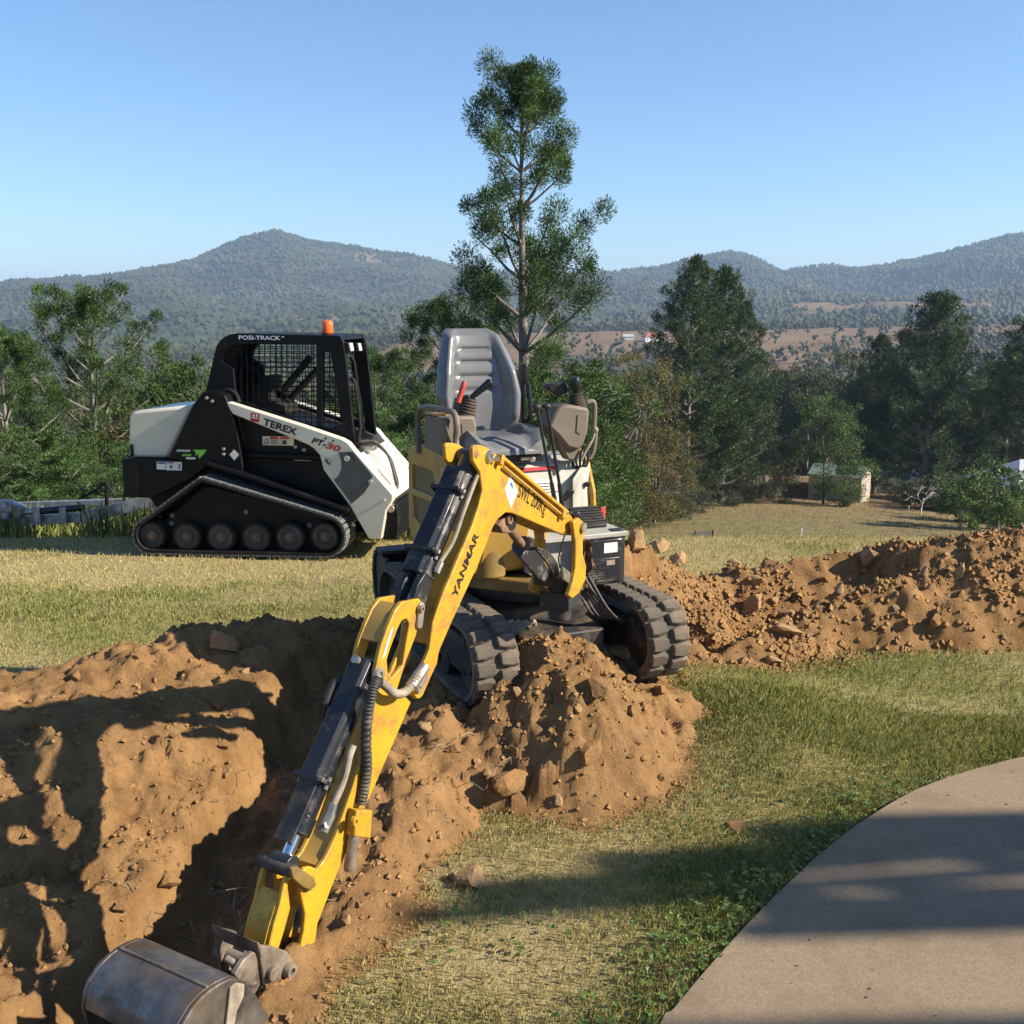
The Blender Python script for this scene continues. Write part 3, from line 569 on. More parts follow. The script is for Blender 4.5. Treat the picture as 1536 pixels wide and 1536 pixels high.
PROTO_DEF = {
    'main_pine': lambda: proto_pine('m', 12.4, 1.9, 8, 1.02, 3.6, 0.36, 700, 0.085, lm='leaf_pine_main', top_r=2.0, low=0.38, rise=0.62, side_k=0.4),
    'left_pine': lambda: proto_pine('l', 6.4, 1.6, 11, 0.50, 3.6, 0.22, 380, 0.07, lm='leaf_pine_main', side_k=0.35, low=0.10, rise=0.62, per=(4, 6)),
    'far_pine': lambda: proto_pine('f', 14.0, 3.1, 17, 0.66, 7.0, 0.31, 120, 0.17, lm='leaf_pine_dark', cone=0.75, side_k=0.4, low=0.08, rise=0.35, per=(5, 7), inner=0.3),
    'bunya': lambda: proto_pine('b', 15.5, 4.5, 23, 0.80, 8.0, 0.46, 85, 0.26, lm='leaf_pine_dark', cone=0.7, side_k=0.45, low=0.05, rise=0.30, per=(6, 8), inner=0.22),
    'young_pine': lambda: proto_pine('y', 4.0, 1.1, 29, 0.40, 3.8, 0.19, 230, 0.075, lm='leaf_pine_main', low=0.06, rise=0.6, per=(4, 6), inner=0.25),
    'gum_a': lambda: proto_gum('ga', 16, 3.0, 31, 120, 1.0, 90, 0.36, crown0=0.45),
    'gum_b': lambda: proto_gum('gb', 13, 3.2, 37, 120, 1.0, 90, 0.34, crown0=0.32, hue=(0.2, (1.25, 1.05, 0.9))),
    'gum_c': lambda: proto_gum('gc', 19, 3.4, 41, 120, 1.05, 90, 0.38, crown0=0.55),
    'wattle': lambda: proto_gum('wa', 6.2, 1.9, 43, 170, 0.36, 130, 0.10, 'leaf_olive', 'bark', 0.12, 'rand', 3, hue=(0.22, (1.35, 1.0, 0.75)), wide=0.30),
    'wattle_b': lambda: proto_gum('wb', 5.0, 2.0, 47, 150, 0.36, 130, 0.10, 'leaf_olive', 'bark', 0.08, 'rand', 3, hue=(0.12, (1.3, 1.0, 0.8)), wide=0.30),
    'dense': lambda: proto_gum('de', 8.6, 2.75, 53, 210, 0.58, 120, 0.15, 'leaf_green', 'bark_dark', 0.06, 'rand', 1, hue=(0.15, (1.3, 1.2, 0.9)), wide=0.4),
    'small_green': lambda: proto_gum('sg', 2.7, 0.95, 59, 80, 0.26, 70, 0.13, 'leaf_green', 'bark', 0.12, 'rand', 1, hue=(0.3, (1.5, 1.35, 0.9)), wide=0.42),
    'pale': lambda: proto_gum('pa', 5.2, 1.35, 61, 85, 0.40, 60, 0.20, 'leaf_pale', 'bark', 0.2, 'hang', 1, wide=0.35),
    'shrub': lambda: proto_gum('sh', 1.9, 1.0, 67, 70, 0.30, 70, 0.13, 'leaf_gum', 'bark_dark', 0.02, 'rand', 2, wide=0.35),
}
def px_base(px, d):
    dr = ray(px, 620.0); k = d / math.hypot(dr.x, dr.y); x, y = dr.x * k, dr.y * k; return Vector((x, y, bz(x, y) - 0.05))
def tree_px(name, label, key, px, pytop, d, rotz=0.0, group=None, widen=1.0, cat='tree'):
    b = px_base(px, d); ztop = at_y(px, pytop, b.y).z; get_proto(key); s = max(ztop - b.z, 0.6) / TREE_H[key]; return make_tree(name, label, key, b, rotz=rotz, group=group, cat=cat, sc3=(s * widen, s * widen, s))
PG = 'tall pines around the lawn'
tree_px('hoop_pine', 'tallest open-branched pine with tufted limbs rising behind the grey excavator seat', 'main_pine', 790, 80, 30, 1.0)
tree_px('hoop_pine', 'tufted pine with pale trunk standing behind the silver trailer drawbar', 'left_pine', 140, 420, 24, 0.4)
tree_px('hoop_pine', 'pine with bare lower trunk beside the silver coupling of the trailer', 'left_pine', 12, 486, 21, 2.1)
tree_px('hoop_pine', 'slim pine rising behind the cream engine cover of the loader', 'young_pine', 283, 532, 27, 0.5)
tree_px('hoop_pine', 'pine standing just behind the front lamps of the loader', 'left_pine', 566, 516, 25, 3.0)
tree_px('hoop_pine', 'dark pine half hidden behind the grey excavator seat', 'left_pine', 664, 440, 33, 5.0)
tree_px('hoop_pine', 'tall narrow pine with a pale trunk beside the olive wattles', 'far_pine', 1034, 382, 96, 0.0)
tree_px('hoop_pine', 'second slender pine growing close against the tall pale-trunked pine', 'far_pine', 1085, 398, 102, 2.0)
tree_px('bunya_pine', 'broad dark pine rising behind the small green-roofed shed', 'bunya', 1396, 436, 133, 0.0)
tree_px('bunya_pine', 'dark pine standing behind the grey hip-roofed house', 'bunya', 1545, 470, 138, 1.5)
tree_px('bunya_pine', 'dark shaggy pine between the leafy round tree and the broad pine', 'far_pine', 1318, 500, 142, 1.5)
for k, (px, py, d) in enumerate(((735, 575, 24), (800, 552, 26), (845, 556, 25), (865, 540, 29), (614, 605, 22), (645, 590, 26), (596, 650, 18), (700, 610, 24), (780, 590, 22), (820, 600, 19), (760, 640, 17))):
    tree_px('young_pine', 'bright green young pine in the thicket behind the excavator', 'young_pine', px, py, d, k * 1.3, 'young pines behind the excavator', 1.35)
for k, (px, py, d) in enumerate(((60, 640, 19), (100, 670, 17), (195, 600, 24), (235, 575, 27), (170, 700, 15.5), (30, 720, 16), (262, 620, 22), (320, 590, 28), (420, 600, 30), (500, 600, 24), (530, 575, 28), (-20, 650, 18), (85, 745, 14.5), (140, 740, 15), (225, 700, 16), (200, 660, 19), (560, 640, 17), (300, 680, 20))):
    if k % 4 == 2: tree_px('wattle_tree', 'olive wattle bush in the thicket behind the loader', 'wattle_b', px, py + 15, d, k * 1.7, 'wattle bushes behind the loader', 1.2)
    else: tree_px('young_pine', 'young pine in the thicket along the lawn edge behind the loader', 'young_pine', px, py, d, k * 1.7, 'young pines behind the loader', 1.45)
for k, (key, px, py, d, lb) in enumerate((('wattle', 905, 556, 66, 'olive brown wattle right behind the left control lever of the excavator'), ('wattle', 945, 526, 74, 'tallest olive wattle with a scraggly crown beside the pale-trunked pine'), ('wattle_b', 985, 620, 76, 'low spreading olive wattle with brown tips above the mown slope'), ('wattle_b', 880, 640, 60, 'dusty olive wattle beside the travel levers of the excavator'))):
    tree_px('wattle_tree', lb, key, px, py, d, k * 1.1, None, 1.0)
tree_px('pale_tree', 'dry reddish tan tree between the left pines and the loader', 'pale', 214, 572, 27, 0.8)
tree_px('round_tree', 'dense round leafy tree standing in front of the green-roofed shed', 'dense', 1243, 592, 109, 0.6)
tree_px('pale_tree', 'small pale yellowish tree beside the dense round tree', 'pale', 1175, 652, 108, 0.0)
for k, (px, py, d, key, lb) in enumerate(((1455, 702, 88, 'small_green', 'small round green tree alone on the slope below the grey roof'), (1512, 690, 92, 'small_green', 'loose green small tree before the grey hip-roofed house'), (1536, 738, 80, 'small_green', 'low bright green shrub at the end of the soil bank'))):
    tree_px('small_tree', lb, key, px, py, d, k * 1.2, None, 1.15)
# gum trees in the valley, one by one
GG = 'gum trees in the valley'
gl = [('gum_b', 1085, 600, 104), ('gum_b', 1120, 580, 112), ('gum_a', 1150, 560, 130), ('gum_c', 1180, 548, 140), ('gum_a', 1215, 535, 150), ('gum_c', 1262, 520, 160), ('gum_b', 1292, 560, 140), ('gum_a', 1335, 540, 165), ('gum_b', 1140, 630, 116), ('gum_b', 1105, 650, 106), ('gum_a', 1480, 550, 150), ('gum_c', 1515, 520, 160), ('gum_b', 1450, 580, 150), ('gum_b', 1060, 640, 100), ('gum_b', 1205, 640, 128)]
g_ = np.random.default_rng(101)
for k in range(120):
    px = (-60 + 1680 * ((k + g_.random()) / 78)) if k < 78 else (1050 + 520 * g_.random() if k % 3 else -60 + 640 * g_.random()); d = 170 + 210 * g_.random() if k < 78 else 122 + 60 * g_.random(); d = d + 45 if k >= 78 and 1310 < px < 1600 else d; gl.append((('gum_a', 'gum_b', 'gum_c')[k % 3], px, None, d))
for k, (key, px, py, d) in enumerate(gl):
    if py is None:
        b = px_base(px, d); s = 0.62 + 0.4 * g_.random(); make_tree('gum_tree', 'grey green gum tree in the wooded valley beyond the slope', key, b, rotz=k * 2.3, group=GG, sc3=(s, s, s))
    else: tree_px('gum_tree', 'grey green gum tree on the near edge of the valley wood', key, px, py, d, k * 1.9, 'gum trees at the near edge of the wood')
for k, (px, py, d) in enumerate(((1000, 735, 80), (1022, 738, 84), (965, 745, 76), (1052, 730, 90), (930, 750, 72), (1352, 715, 120), (1375, 718, 116), (1420, 708, 112), (1490, 712, 100), (1125, 728, 106), (1095, 728, 100), (1150, 722, 112), (905, 745, 66), (885, 750, 62))):
    tree_px('shrub', 'dark low shrub at the foot of the trees beside the slope', 'shrub', px, py, d, k * 1.3, 'shrubs below the trees', 1.35, 'shrub')
# leafless tree by the shed
b = px_base(1392, 104); mb = MB(); g = np.random.default_rng(5)
def bare(p, d, L, r, n):
    e = p + d * L; limb(mb, [p, p.lerp(e, 0.5) + Vector((g.normal(), g.normal(), g.normal())) * L * 0.06, e], r, r * 0.6, 5)
    if n > 0:
        for _ in range(3): bare(p.lerp(e, 0.55 + 0.45 * g.random()), (d + Vector((g.normal(), g.normal(), g.normal() * 0.5)) * 0.62).normalized(), L * (0.55 + 0.25 * g.random()), r * 0.6, n - 1)
bare(Vector((0, 0, -0.2)), Vector((0.1, 0, 1)).normalized(), 1.9, 0.10, 4)
root = thing('bare_tree', 'leafless pale tree standing beside the tan shed', 'tree', b); ORG[root.name] = Vector((0, 0, 0)); mb.build('trunk', 'bark_pale', root, angle=60)
# ================================================================== FAR WOODS
OCT = (np.array([(math.cos(a), math.sin(a), z) for a, z in zip(np.arange(6) * math.pi / 3, (0.25, -0.3, 0.35, -0.25, 0.3, -0.35))] + [(0.12, 0.05, 0.98), (0, 0, -0.8)]), np.array([(i, (i + 1) % 6, 6) for i in range(6)] + [((i + 1) % 6, i, 7) for i in range(6)]))
def blobs(P, size, seed, aspect=1.15):
    """many small crowns, each a jittered icosahedron"""
    g = np.random.default_rng(seed); bm = bmesh.new(); iv, bf = OCT; bm.free()
    n, m_ = len(P), len(iv); S_ = size * (0.45 + 0.9 * g.random(n) ** 1.3); V_ = iv[None] * (0.72 + 0.56 * g.random((n, m_, 1))) * S_[:, None, None]; V_[..., 2] *= aspect * (0.8 + 0.5 * g.random((n, 1))); V_[..., 2] += S_[:, None] * 0.8; V_ = V_ + P[:, None, :]
    F_ = (bf[None] + (np.arange(n) * m_)[:, None, None]).reshape(-1, 3); t = np.repeat(0.7 + 0.6 * g.random(n), m_)[:, None] * np.ones(3); lf = np.repeat(1 + 0.55 * fbm(P[:, 0] / 170, P[:, 1] / 170, 4, 15), m_)[:, None]; t *= lf; w = np.repeat(g.random(n) + 0.5 * fbm(P[:, 0] / 240, P[:, 1] / 240, 3, 16) < 0.3, m_); t[w] *= np.array([1.5, 1.2, 0.85]); return V_.reshape(-1, 3), F_, t
def scatter(n, r0, r1, thr, seed, pw=1.0, a=31.5):
    g = np.random.default_rng(seed); r = (r0 ** 2 + (r1 ** 2 - r0 ** 2) * g.random(n) ** pw) ** 0.5; th = np.radians(g.uniform(-a, a, n)); x = r * np.sin(th); y = r * np.cos(th); k = wood_mask(x, y) + 0.35 * (g.random(n) - 0.5) > thr
    x, y = x[k], y[k]; return np.stack([x, y, base_h(x, y)], 1)
Pn = scatter(3900, 330, 1300, 0.42, 201, 1.0); Pn = np.concatenate([Pn, scatter(700, 330, 900, 0.3, 205), scatter(330, 840, 1280, -9, 207), scatter(160, 1600, 2100, -9, 208)])
g = np.random.default_rng(9); k = len(Pn); s = 2.2 + 2.2 * g.random(k)
cen = np.concatenate([Pn + np.stack([g.normal(size=k) * 2.0, g.normal(size=k) * 2.0, s * q], 1) for q in (0.1, 0.5, 0.9, 1.3, 1.7, 2.1, 2.4)]); V_, F_, T_ = blobs(cen, 1.75, 77, 1.1)
tag(raw_mesh('valley_woodland', V_, F_, 'leaf_forest', None, T_), 'open woodland of gum trees covering the valley floor', kind='stuff')
Ph = scatter(52000, 1280, 3500, 0.22, 203, 0.9); V_, F_, T_ = blobs(Ph, 4.5, 78, 1.25)
tag(raw_mesh('hill_forest', V_, F_, 'leaf_forest', None, T_), 'forest covering the far blue hills', kind='stuff')
# ================================================================== EXCAVATOR
EC = Vector((0.037, 4.26, 0.172)); Ef = Vector((0.397, -0.918, 0)).normalized(); El = Vector((-Ef.y, Ef.x, 0)); UP = Vector((0, 0, 1))
def V(a, l, z): return EC + Ef * a + El * l + UP * z
def VA(px, py, a): return at_plane(px, py, V(a, 0, 0), Ef)      # on a plane across the machine
def VL(px, py, l): return at_plane(px, py, V(0, l, 0), El)      # on a plane along the machine
def vbox(mb, a0, a1, l0, l1, z0, z1): return mb.box(V((a0 + a1) / 2, (l0 + l1) / 2, (z0 + z1) / 2), Ef * (a1 - a0) / 2, El * (l1 - l0) / 2, UP * (z1 - z0) / 2)
EX = thing('mini_excavator', 'yellow mini excavator with open grey seat, its bucket lowered into the trench', 'excavator', EC)
def P(name, mb, m, bevel=0.0, parent=None, angle=35): return mb.build(name, m, parent or EX, bevel=bevel, angle=angle)

# ---------------- tracks
TR, TL, TW = 0.146, 0.47, 0.18
def stadium(k, n, rad):   # position, tangent, normal in (a, z) at fraction k/n of the loop
    per = 4 * TL + 2 * math.pi * TR; s = (k / n) % 1.0 * per
    if s < 2 * TL: return (-TL + s, TR - rad), (1, 0), (0, -1)
    s -= 2 * TL
    if s < math.pi * TR: t = s / TR; return (TL + rad * math.sin(t), TR - rad * math.cos(t)), (math.cos(t), math.sin(t)), (math.sin(t), -math.cos(t))
    s -= math.pi * TR
    if s < 2 * TL: return (TL - s, TR + rad), (-1, 0), (0, 1)
    s -= 2 * TL; t = s / TR; return (-TL - rad * math.sin(t), TR + rad * math.cos(t)), (-math.cos(t), -math.sin(t)), (-math.sin(t), math.cos(t))
def lug_mesh(sgn):
    mb = MB(); h = 0.019; y0, y1 = 0.008 * sgn, 0.087 * sgn
    prof = [(-0.032, y0), (0.026, y0), (0.040, (y0 + y1) / 2), (0.034, y1), (0.012, y1 * 1.02), (-0.012, y1 * 0.97), (-0.040, y1), (-0.044, (y0 + y1) / 2)]
    if sgn < 0: prof = prof[::-1]
    A = [Vector((x * 0.78, y, -0.004)) for x, y in prof]; B = [Vector((x * 0.66, y + (-0.004 if abs(y) > 0.05 else 0.003) * sgn, h)) for x, y in prof]
    mb.loft([A, B]); me = bpy.data.meshes.new('tread_lug'); me.from_pydata([tuple(p) for p in mb.v], [], mb.f)
    bm = bmesh.new(); bm.from_mesh(me); bmesh.ops.recalc_face_normals(bm, faces=bm.faces); bmesh.ops.bevel(bm, geom=[e for e in bm.edges if e.calc_face_angle(0) > 0.6], offset=0.004, segments=1, affect='EDGES'); bm.to_mesh(me); bm.free()
    me.materials.append(MATS['track_rubber']); return me
LUG = {1: lug_mesh(1), -1: lug_mesh(-1)}
NL = 46
for sd in (-1, 1):
    lc = 0.365 * sd; mb = MB(); n = 96; rings = []
    for k in range(n + 1):
        (a, z), t, nn = stadium(k, n, TR); rings.append([V(a + nn[0] * q, lc + w, z + nn[1] * q) for q, w in ((0, -TW / 2), (0, TW / 2), (-0.02, TW / 2), (-0.02, -TW / 2))])
    mb.loft(rings, caps=False); belt = P('track', mb, 'track_rubber')
    for col in (-1, 1):
        for k in range(NL):
            (a, z), t, nn = stadium(k + (0.5 if col > 0 else 0), NL, TR); T3 = Ef * t[0] + UP * t[1]; N3 = Ef * nn[0] + UP * nn[1]; L3 = N3.cross(T3)
            o = bpy.data.objects.new('tread_lug', LUG[col]); COL.objects.link(o); o.parent = belt
            M = Matrix.Identity(4); M.col[0][:3] = T3; M.col[1][:3] = L3; M.col[2][:3] = N3; M.col[3][:3] = V(a, lc, z) - EC; o.matrix_local = M
    mb = MB(); vbox(mb, -0.44, 0.42, lc - 0.055, lc + 0.055, 0.07, 0.215); fr = P('track_frame', mb, 'black_dusty', 0.01)
    for a, rr, nm in ((0.47, 0.12, 'idler_wheel'), (-0.47, 0.115, 'drive_sprocket')):
        mb = MB(); mb.lathe(V(a, lc - 0.05, TR), El, [(0.03, -0.012), (0.05, -0.012), (0.055, 0), (rr - 0.03, 0.004), (rr - 0.02, 0), (rr, 0.0), (rr, 0.1), (rr - 0.02, 0.1), (rr - 0.03, 0.096), (0.055, 0.1), (0.05, 0.112), (0.03, 0.112)], 28); P(nm, mb, 'black_dusty')
    for a in (-0.22, 0.0, 0.22):
        mb = MB(); mb.cyl(V(a, lc - 0.06, 0.065), V(a, lc + 0.06, 0.065), 0.045, seg=18); P('track_roller', mb, 'black_dusty')
mb = MB(); vbox(mb, -0.34, 0.30, -0.27, 0.27, 0.15, 0.27); P('undercarriage_frame', mb, 'black_dusty', 0.012)
mb = MB(); mb.prism([V(0.30, -0.30, 0.10), V(0.46, -0.28, 0.10), V(0.46, -0.28, 0.20), V(0.34, -0.30, 0.225), V(0.30, -0.30, 0.225)], El * 0.44); P('crossmember', mb, 'black_dusty', 0.006)
mb = MB()
for k in range(4):
    q = 0.028 * k; mb.tube([V(0.40, -0.20 + q, 0.23), V(0.41, -0.22 + q * 1.1, 0.262 - 0.004 * k), V(0.43, -0.27 + q, 0.235), V(0.445, -0.35 + q * 0.8, 0.19)], 0.0085, 8, smooth=5)
P('hydraulic_hose', mb, 'hose_tan')
mb = MB(); mb.cyl(V(0, 0, 0.27), V(0, 0, 0.36), 0.235, seg=40); P('slew_ring', mb, 'black_dusty', 0.005)
# dozer blade at the far end
mb = MB(); prof = [(-0.74, 0.02), (-0.80, 0.10), (-0.815, 0.19), (-0.80, 0.27), (-0.765, 0.315), (-0.745, 0.305), (-0.775, 0.255), (-0.785, 0.19), (-0.77, 0.105), (-0.715, 0.03)]
mb.prism([V(a, -0.43, z) for a, z in prof], El * 0.86); bl = P('dozer_blade', mb, 'black_dusty', 0.004)
mb = MB(); vbox(mb, -0.765, -0.60, -0.42, -0.40, 0.06, 0.30); vbox(mb, -0.765, -0.62, -0.1, -0.08, 0.06, 0.30); vbox(mb, -0.765, -0.62, 0.08, 0.1, 0.06, 0.30); vbox(mb, -0.775, -0.66, -0.42, 0.42, 0.305, 0.325); P('blade_rib', mb, 'black_dusty', 0.004, bl)
mb = MB(); vbox(mb, -0.74, -0.25, -0.19, -0.13, 0.13, 0.20); vbox(mb, -0.74, -0.25, 0.13, 0.19, 0.13, 0.20); P('blade_arm', mb, 'black_dusty', 0.006, bl)
mb = MB(); mb.cyl(V(-0.74, 0, 0.24), V(-0.38, 0, 0.25), 0.028); P('blade_cylinder', mb, 'black_gloss', 0, bl)

# ---------------- upper frame and body
mb = MB(); pts = [V(a, l, 0.36) for a, l in ((-0.50, -0.20), (-0.52, 0.0), (-0.50, 0.20), (-0.36, 0.31), (0.36, 0.29), (0.42, 0.10), (0.46, 0.05), (0.46, -0.10), (0.40, -0.16), (0.22, -0.33), (-0.36, -0.33))]
mb.prism(pts, UP * 0.05); P('revolving_frame', mb, 'yellow_grimy_shaded', 0.006)
# rounded counterweight
mb = MB(); ring = []
for k in range(13): t = -math.pi / 2 + math.pi * k / 12; ring.append((-0.36 - 0.20 * math.cos(t), 0.325 * math.sin(t)))
mb.prism([V(a, l, 0.415) for a, l in ring], UP * 0.36); P('counterweight', mb, 'yellow_old_shaded', 0.02)
# right-hand cover with two screened openings
l0 = -0.340
def on(px, py): return VL(px, py, l0)
outl = [on(612, 676), on(617, 668), on(630, 668), on(672, 689), on(692, 703), on(712, 730), on(716, 800), on(708, 862), on(655, 866), on(640, 858), on(624, 826), on(613, 790)]
o1 = [on(617.5, 696), on(648, 707), on(652, 722), on(651, 747), on(617.5, 732)]
o2 = [on(617.5, 742), on(651, 756), on(651, 792), on(640, 795), on(630, 788), on(621, 776)]
mb = MB(); mb.plate(outl, [o1, o2], El * 0.022); cov = P('right_cover', mb, 'yellow_old_shaded', 0.005)
mb = MB(); mb.prism([p + El * 0.0225 for p in outl], El * 0.20); P('cover_body', mb, 'yellow_old_shaded', 0.012, cov)
for o_ in (o1, o2):
    mb = MB(); mb.prism([p + El * 0.014 for p in o_], El * 0.008); sc = P('air_screen', mb, 'tan_mesh', 0, cov)
mb = MB(); c = on(666, 712); mb.lathe(c - El * 0.008, El, [(0.012, 0), (0.024, 0.0), (0.03, 0.004), (0.03, 0.014)], 20); P('fuel_cap', mb, 'yellow_old_shaded', 0, cov)
# engine hood and beige front panel
mb = MB(); vbox(mb, -0.42, -0.04, -0.16, 0.31, 0.415, 0.80); P('engine_hood', mb, 'taupe', 0.03)
mb = MB(); mb.loft([[V(a, l, z) for l in (-0.17, -0.10, 0.05, 0.20, 0.255, 0.285)] for a, z in ((0.07, 0.53), (0.065, 0.62), (0.045, 0.74), (0.015, 0.80), (-0.05, 0.825), (-0.16, 0.83))], caps=False, close=False)
o = P('front_panel', mb, 'beige_panel'); s_ = o.modifiers.new('thick', 'SOLIDIFY'); s_.thickness = 0.02; s_.offset = -1
mb = MB(); mb.box(V(0.068, 0.055, 0.69) , El * 0.10, UP * 0.052 - Ef * 0.012, Ef * 0.0015); st = P('instruction_sticker', mb, 'sticker')
mb = MB()
for k in range(7): mb.box(V(0.0715 - 0.0018 * 0, 0.055 + (0.02 if k % 2 else -0.01), 0.655 + k * 0.012) - Ef * (0.0028 * k - 0.0085), El * (0.07 - 0.01 * (k % 3)), UP * 0.0018, Ef * 0.0006)
P('printed_line', mb, 'taupe', 0, st)
mb = MB(); mb.box(V(0.032, 0.03, 0.785), El * 0.12, UP * 0.006 - Ef * 0.005, Ef * 0.002); P('warning_stripe', mb, 'ink_red')
mb = MB(); mb.prism([V(-0.38, 0.305, 0.42), V(0.05, 0.305, 0.42), V(0.075, 0.305, 0.55), V(0.06, 0.305, 0.68), V(0.0, 0.305, 0.80), V(-0.12, 0.305, 0.86), V(-0.30, 0.305, 0.86), V(-0.38, 0.305, 0.80)], El * 0.022); P('left_cover', mb, 'yellow', 0.008)
mb = MB(); c = VA(881, 726, 0.06); mb.lathe(c, Ef, [(0.009, -0.01), (0.012, 0.004), (0.006, 0.006)], 14); P('key_switch', mb, 'grip_black')
mb = MB(); mb.prism([V(0.05, 0.285, 0.56), V(0.09, 0.20, 0.56), V(0.085, 0.20, 0.74), V(0.03, 0.27, 0.79), V(0.02, 0.303, 0.79)], El * 0.012); P('side_trim', mb, 'beige_panel', 0.004)
# floor
mb = MB(); vbox(mb, 0.06, 0.415, -0.12, 0.285, 0.555, 0.575); vbox(mb, 0.06, 0.36, -0.12, 0.08, 0.42, 0.554); P('floor_plate', mb, 'beige_panel', 0.004)
# black step box with grille
ringb = [(0.10, 0.09), (0.415, 0.09), (0.415, 0.235)]
for k in range(7): t = math.pi / 2 * k / 6; ringb.append((0.365 + 0.05 * math.cos(t), 0.240 + 0.05 * math.sin(t)))
ringb += [(0.10, 0.290)]
mb = MB(); mb.prism([V(a, l, 0.365) for a, l in ringb], UP * 0.185); bxo = P('step_box', mb, 'black_worn', 0.006)
mb = MB(); vbox(mb, 0.416, 0.421, 0.10, 0.245, 0.378, 0.475); g = P('grille', mb, 'black_worn', 0.003, bxo)
mb = MB()
for r_ in range(8):
    for c_ in range(5):
        l_ = 0.108 + c_ * 0.026 + (0.011 if r_ % 2 else 0)
        if l_ < 0.225: vbox(mb, 0.4212, 0.4222, l_, l_ + 0.02, 0.392 + r_ * 0.0098, 0.396 + r_ * 0.0098)
P('grille_slot', mb, 'ink', 0, bxo)
mb = MB(); vbox(mb, 0.4155, 0.4175, 0.175, 0.235, 0.495, 0.535); P('data_label', mb, 'sticker', 0, bxo)
mb = MB(); vbox(mb, 0.4215, 0.423, 0.185, 0.222, 0.446, 0.466); P('warning_label', mb, 'hose_tan', 0, bxo)
mb = MB(); vbox(mb, 0.36, 0.40, 0.225, 0.27, 0.551, 0.579); P('step_recess', mb, 'ink', 0, bxo)
mb = MB(); mb.tube([V(0.10, 0.28, 0.556), V(0.37, 0.28, 0.556), V(0.405, 0.245, 0.556), V(0.405, 0.10, 0.556)], 0.008, 8, smooth=3); P('step_rim', mb, 'black_worn', 0, bxo)
# ribbed pedal
mb = MB()
pc = V(0.27, 0.175, 0.61); tilt = (Ef * 0.75 - UP * 0.45).normalized(); nrm = El.cross(tilt)
if nrm.z < 0: nrm = -nrm
mb.box(pc, El * 0.066, tilt * 0.056, nrm * 0.010); ped = P('pedal', mb, 'black_dusty', 0.005)
mb = MB()
for k in range(7): mb.box(pc + tilt * (-0.048 + 0.016 * k) + nrm * 0.013, El * 0.064, tilt * 0.0045, nrm * 0.004)
P('pedal_rib', mb, 'black_dusty', 0.001, ped)
mb = MB(); mb.box(V(0.26, 0.06, 0.60), El * 0.04, Ef * 0.05, UP * 0.012); P('valve_block', mb, 'black_dusty', 0.003)
mb = MB(); mb.cyl(V(0.24, 0.262, 0.575), V(0.24, 0.262, 0.625), 0.010); mb.box(V(0.24, 0.262, 0.63), El * 0.012, Ef * 0.006, UP * 0.014); P('lock_tab', mb, 'red_plastic', 0.002)

# ---------------- seat
def seat_back():
    mb = MB(); nl, nz = 29, 61; rings = []
    for j in range(nz):
        v = j / (nz - 1); z = 0.90 + 0.46 * v
        half = np.interp(v, [0, 0.15, 0.4, 0.62, 0.85, 0.96, 1.0], [0.135, 0.185, 0.197, 0.180, 0.145, 0.125, 0.095]); a0 = -0.20 - 0.075 * v + 0.02 * math.sin(v * 3.1)
        row = []
        for i in range(nl):
            u = -1 + 2 * i / (nl - 1); bol = 0.062 * sstep(0.52, 0.78, abs(u)) * np.interp(v, [0, 0.2, 0.6, 0.85, 1], [0.55, 1, 0.9, 0.35, 0.05]) - 0.045 * sstep(0.84, 1.0, abs(u)) - 0.03 * sstep(0.93, 1, v)
            gro = -0.012 * sum(math.exp(-((v - g) / 0.014) ** 2) for g in (0.44, 0.57, 0.70, 0.81)) * (1 - sstep(0.42, 0.52, abs(u)))
            gro -= 0.008 * math.exp(-((abs(u) - 0.56) / 0.035) ** 2) * sstep(0.15, 0.4, v) * (1 - sstep(0.78, 0.88, v))
            row.append(V(a0 + float(bol) + float(gro) - 0.01 * math.cos(u * 1.5), -0.105 + half * u, z))
        rings.append(row)
    fr = [r for r in rings]; bk = []
    for j, r in enumerate(rings):
        v = j / (nz - 1); bk.append([p - Ef * (0.075 - 0.03 * v) * (1 - 0.85 * abs(-1 + 2 * i / (nl - 1)) ** 4) * (1 - 0.6 * v ** 6) for i, p in enumerate(r)])
    loops = [fr[j] + bk[j][::-1] for j in range(nz)]
    mb.loft(loops); return mb
o = P('seat_back', seat_back(), 'seat_vinyl', angle=60)
mb = MB(); nl, na = 17, 12; rows = []
for j in range(na):
    v = j / (na - 1); a = -0.22 + 0.36 * v; half = np.interp(v, [0, 0.5, 0.9, 1], [0.17, 0.19, 0.18, 0.15]); top = []; bot = []
    for i in range(nl):
        u = -1 + 2 * i / (nl - 1); z = 0.935 + 0.03 * sstep(0.55, 0.85, abs(u)) - 0.05 * sstep(0.86, 1, abs(u)) - 0.045 * sstep(0.85, 1, v) - 0.006 * math.exp(-((abs(u) - 0.5) / 0.05) ** 2)
        top.append(V(a, -0.105 + half * u, float(z))); bot.append(V(a, -0.105 + half * u * 0.94, 0.865))
    rows.append(top + bot[::-1])
mb.loft(rows); P('seat_cushion', mb, 'seat_vinyl', angle=50)
mb = MB(); vbox(mb, -0.22, 0.10, -0.27, 0.06, 0.825, 0.862); P('seat_base', mb, 'grip_black', 0.006)
mb = MB(); mb.box(V(0.03, -0.02, 0.845), El * 0.03, Ef * 0.09, UP * 0.008); mb.cyl(V(0.10, 0.0, 0.84), V(0.125, 0.0, 0.84), 0.012); P('seat_slide', mb, 'zinc', 0.003)
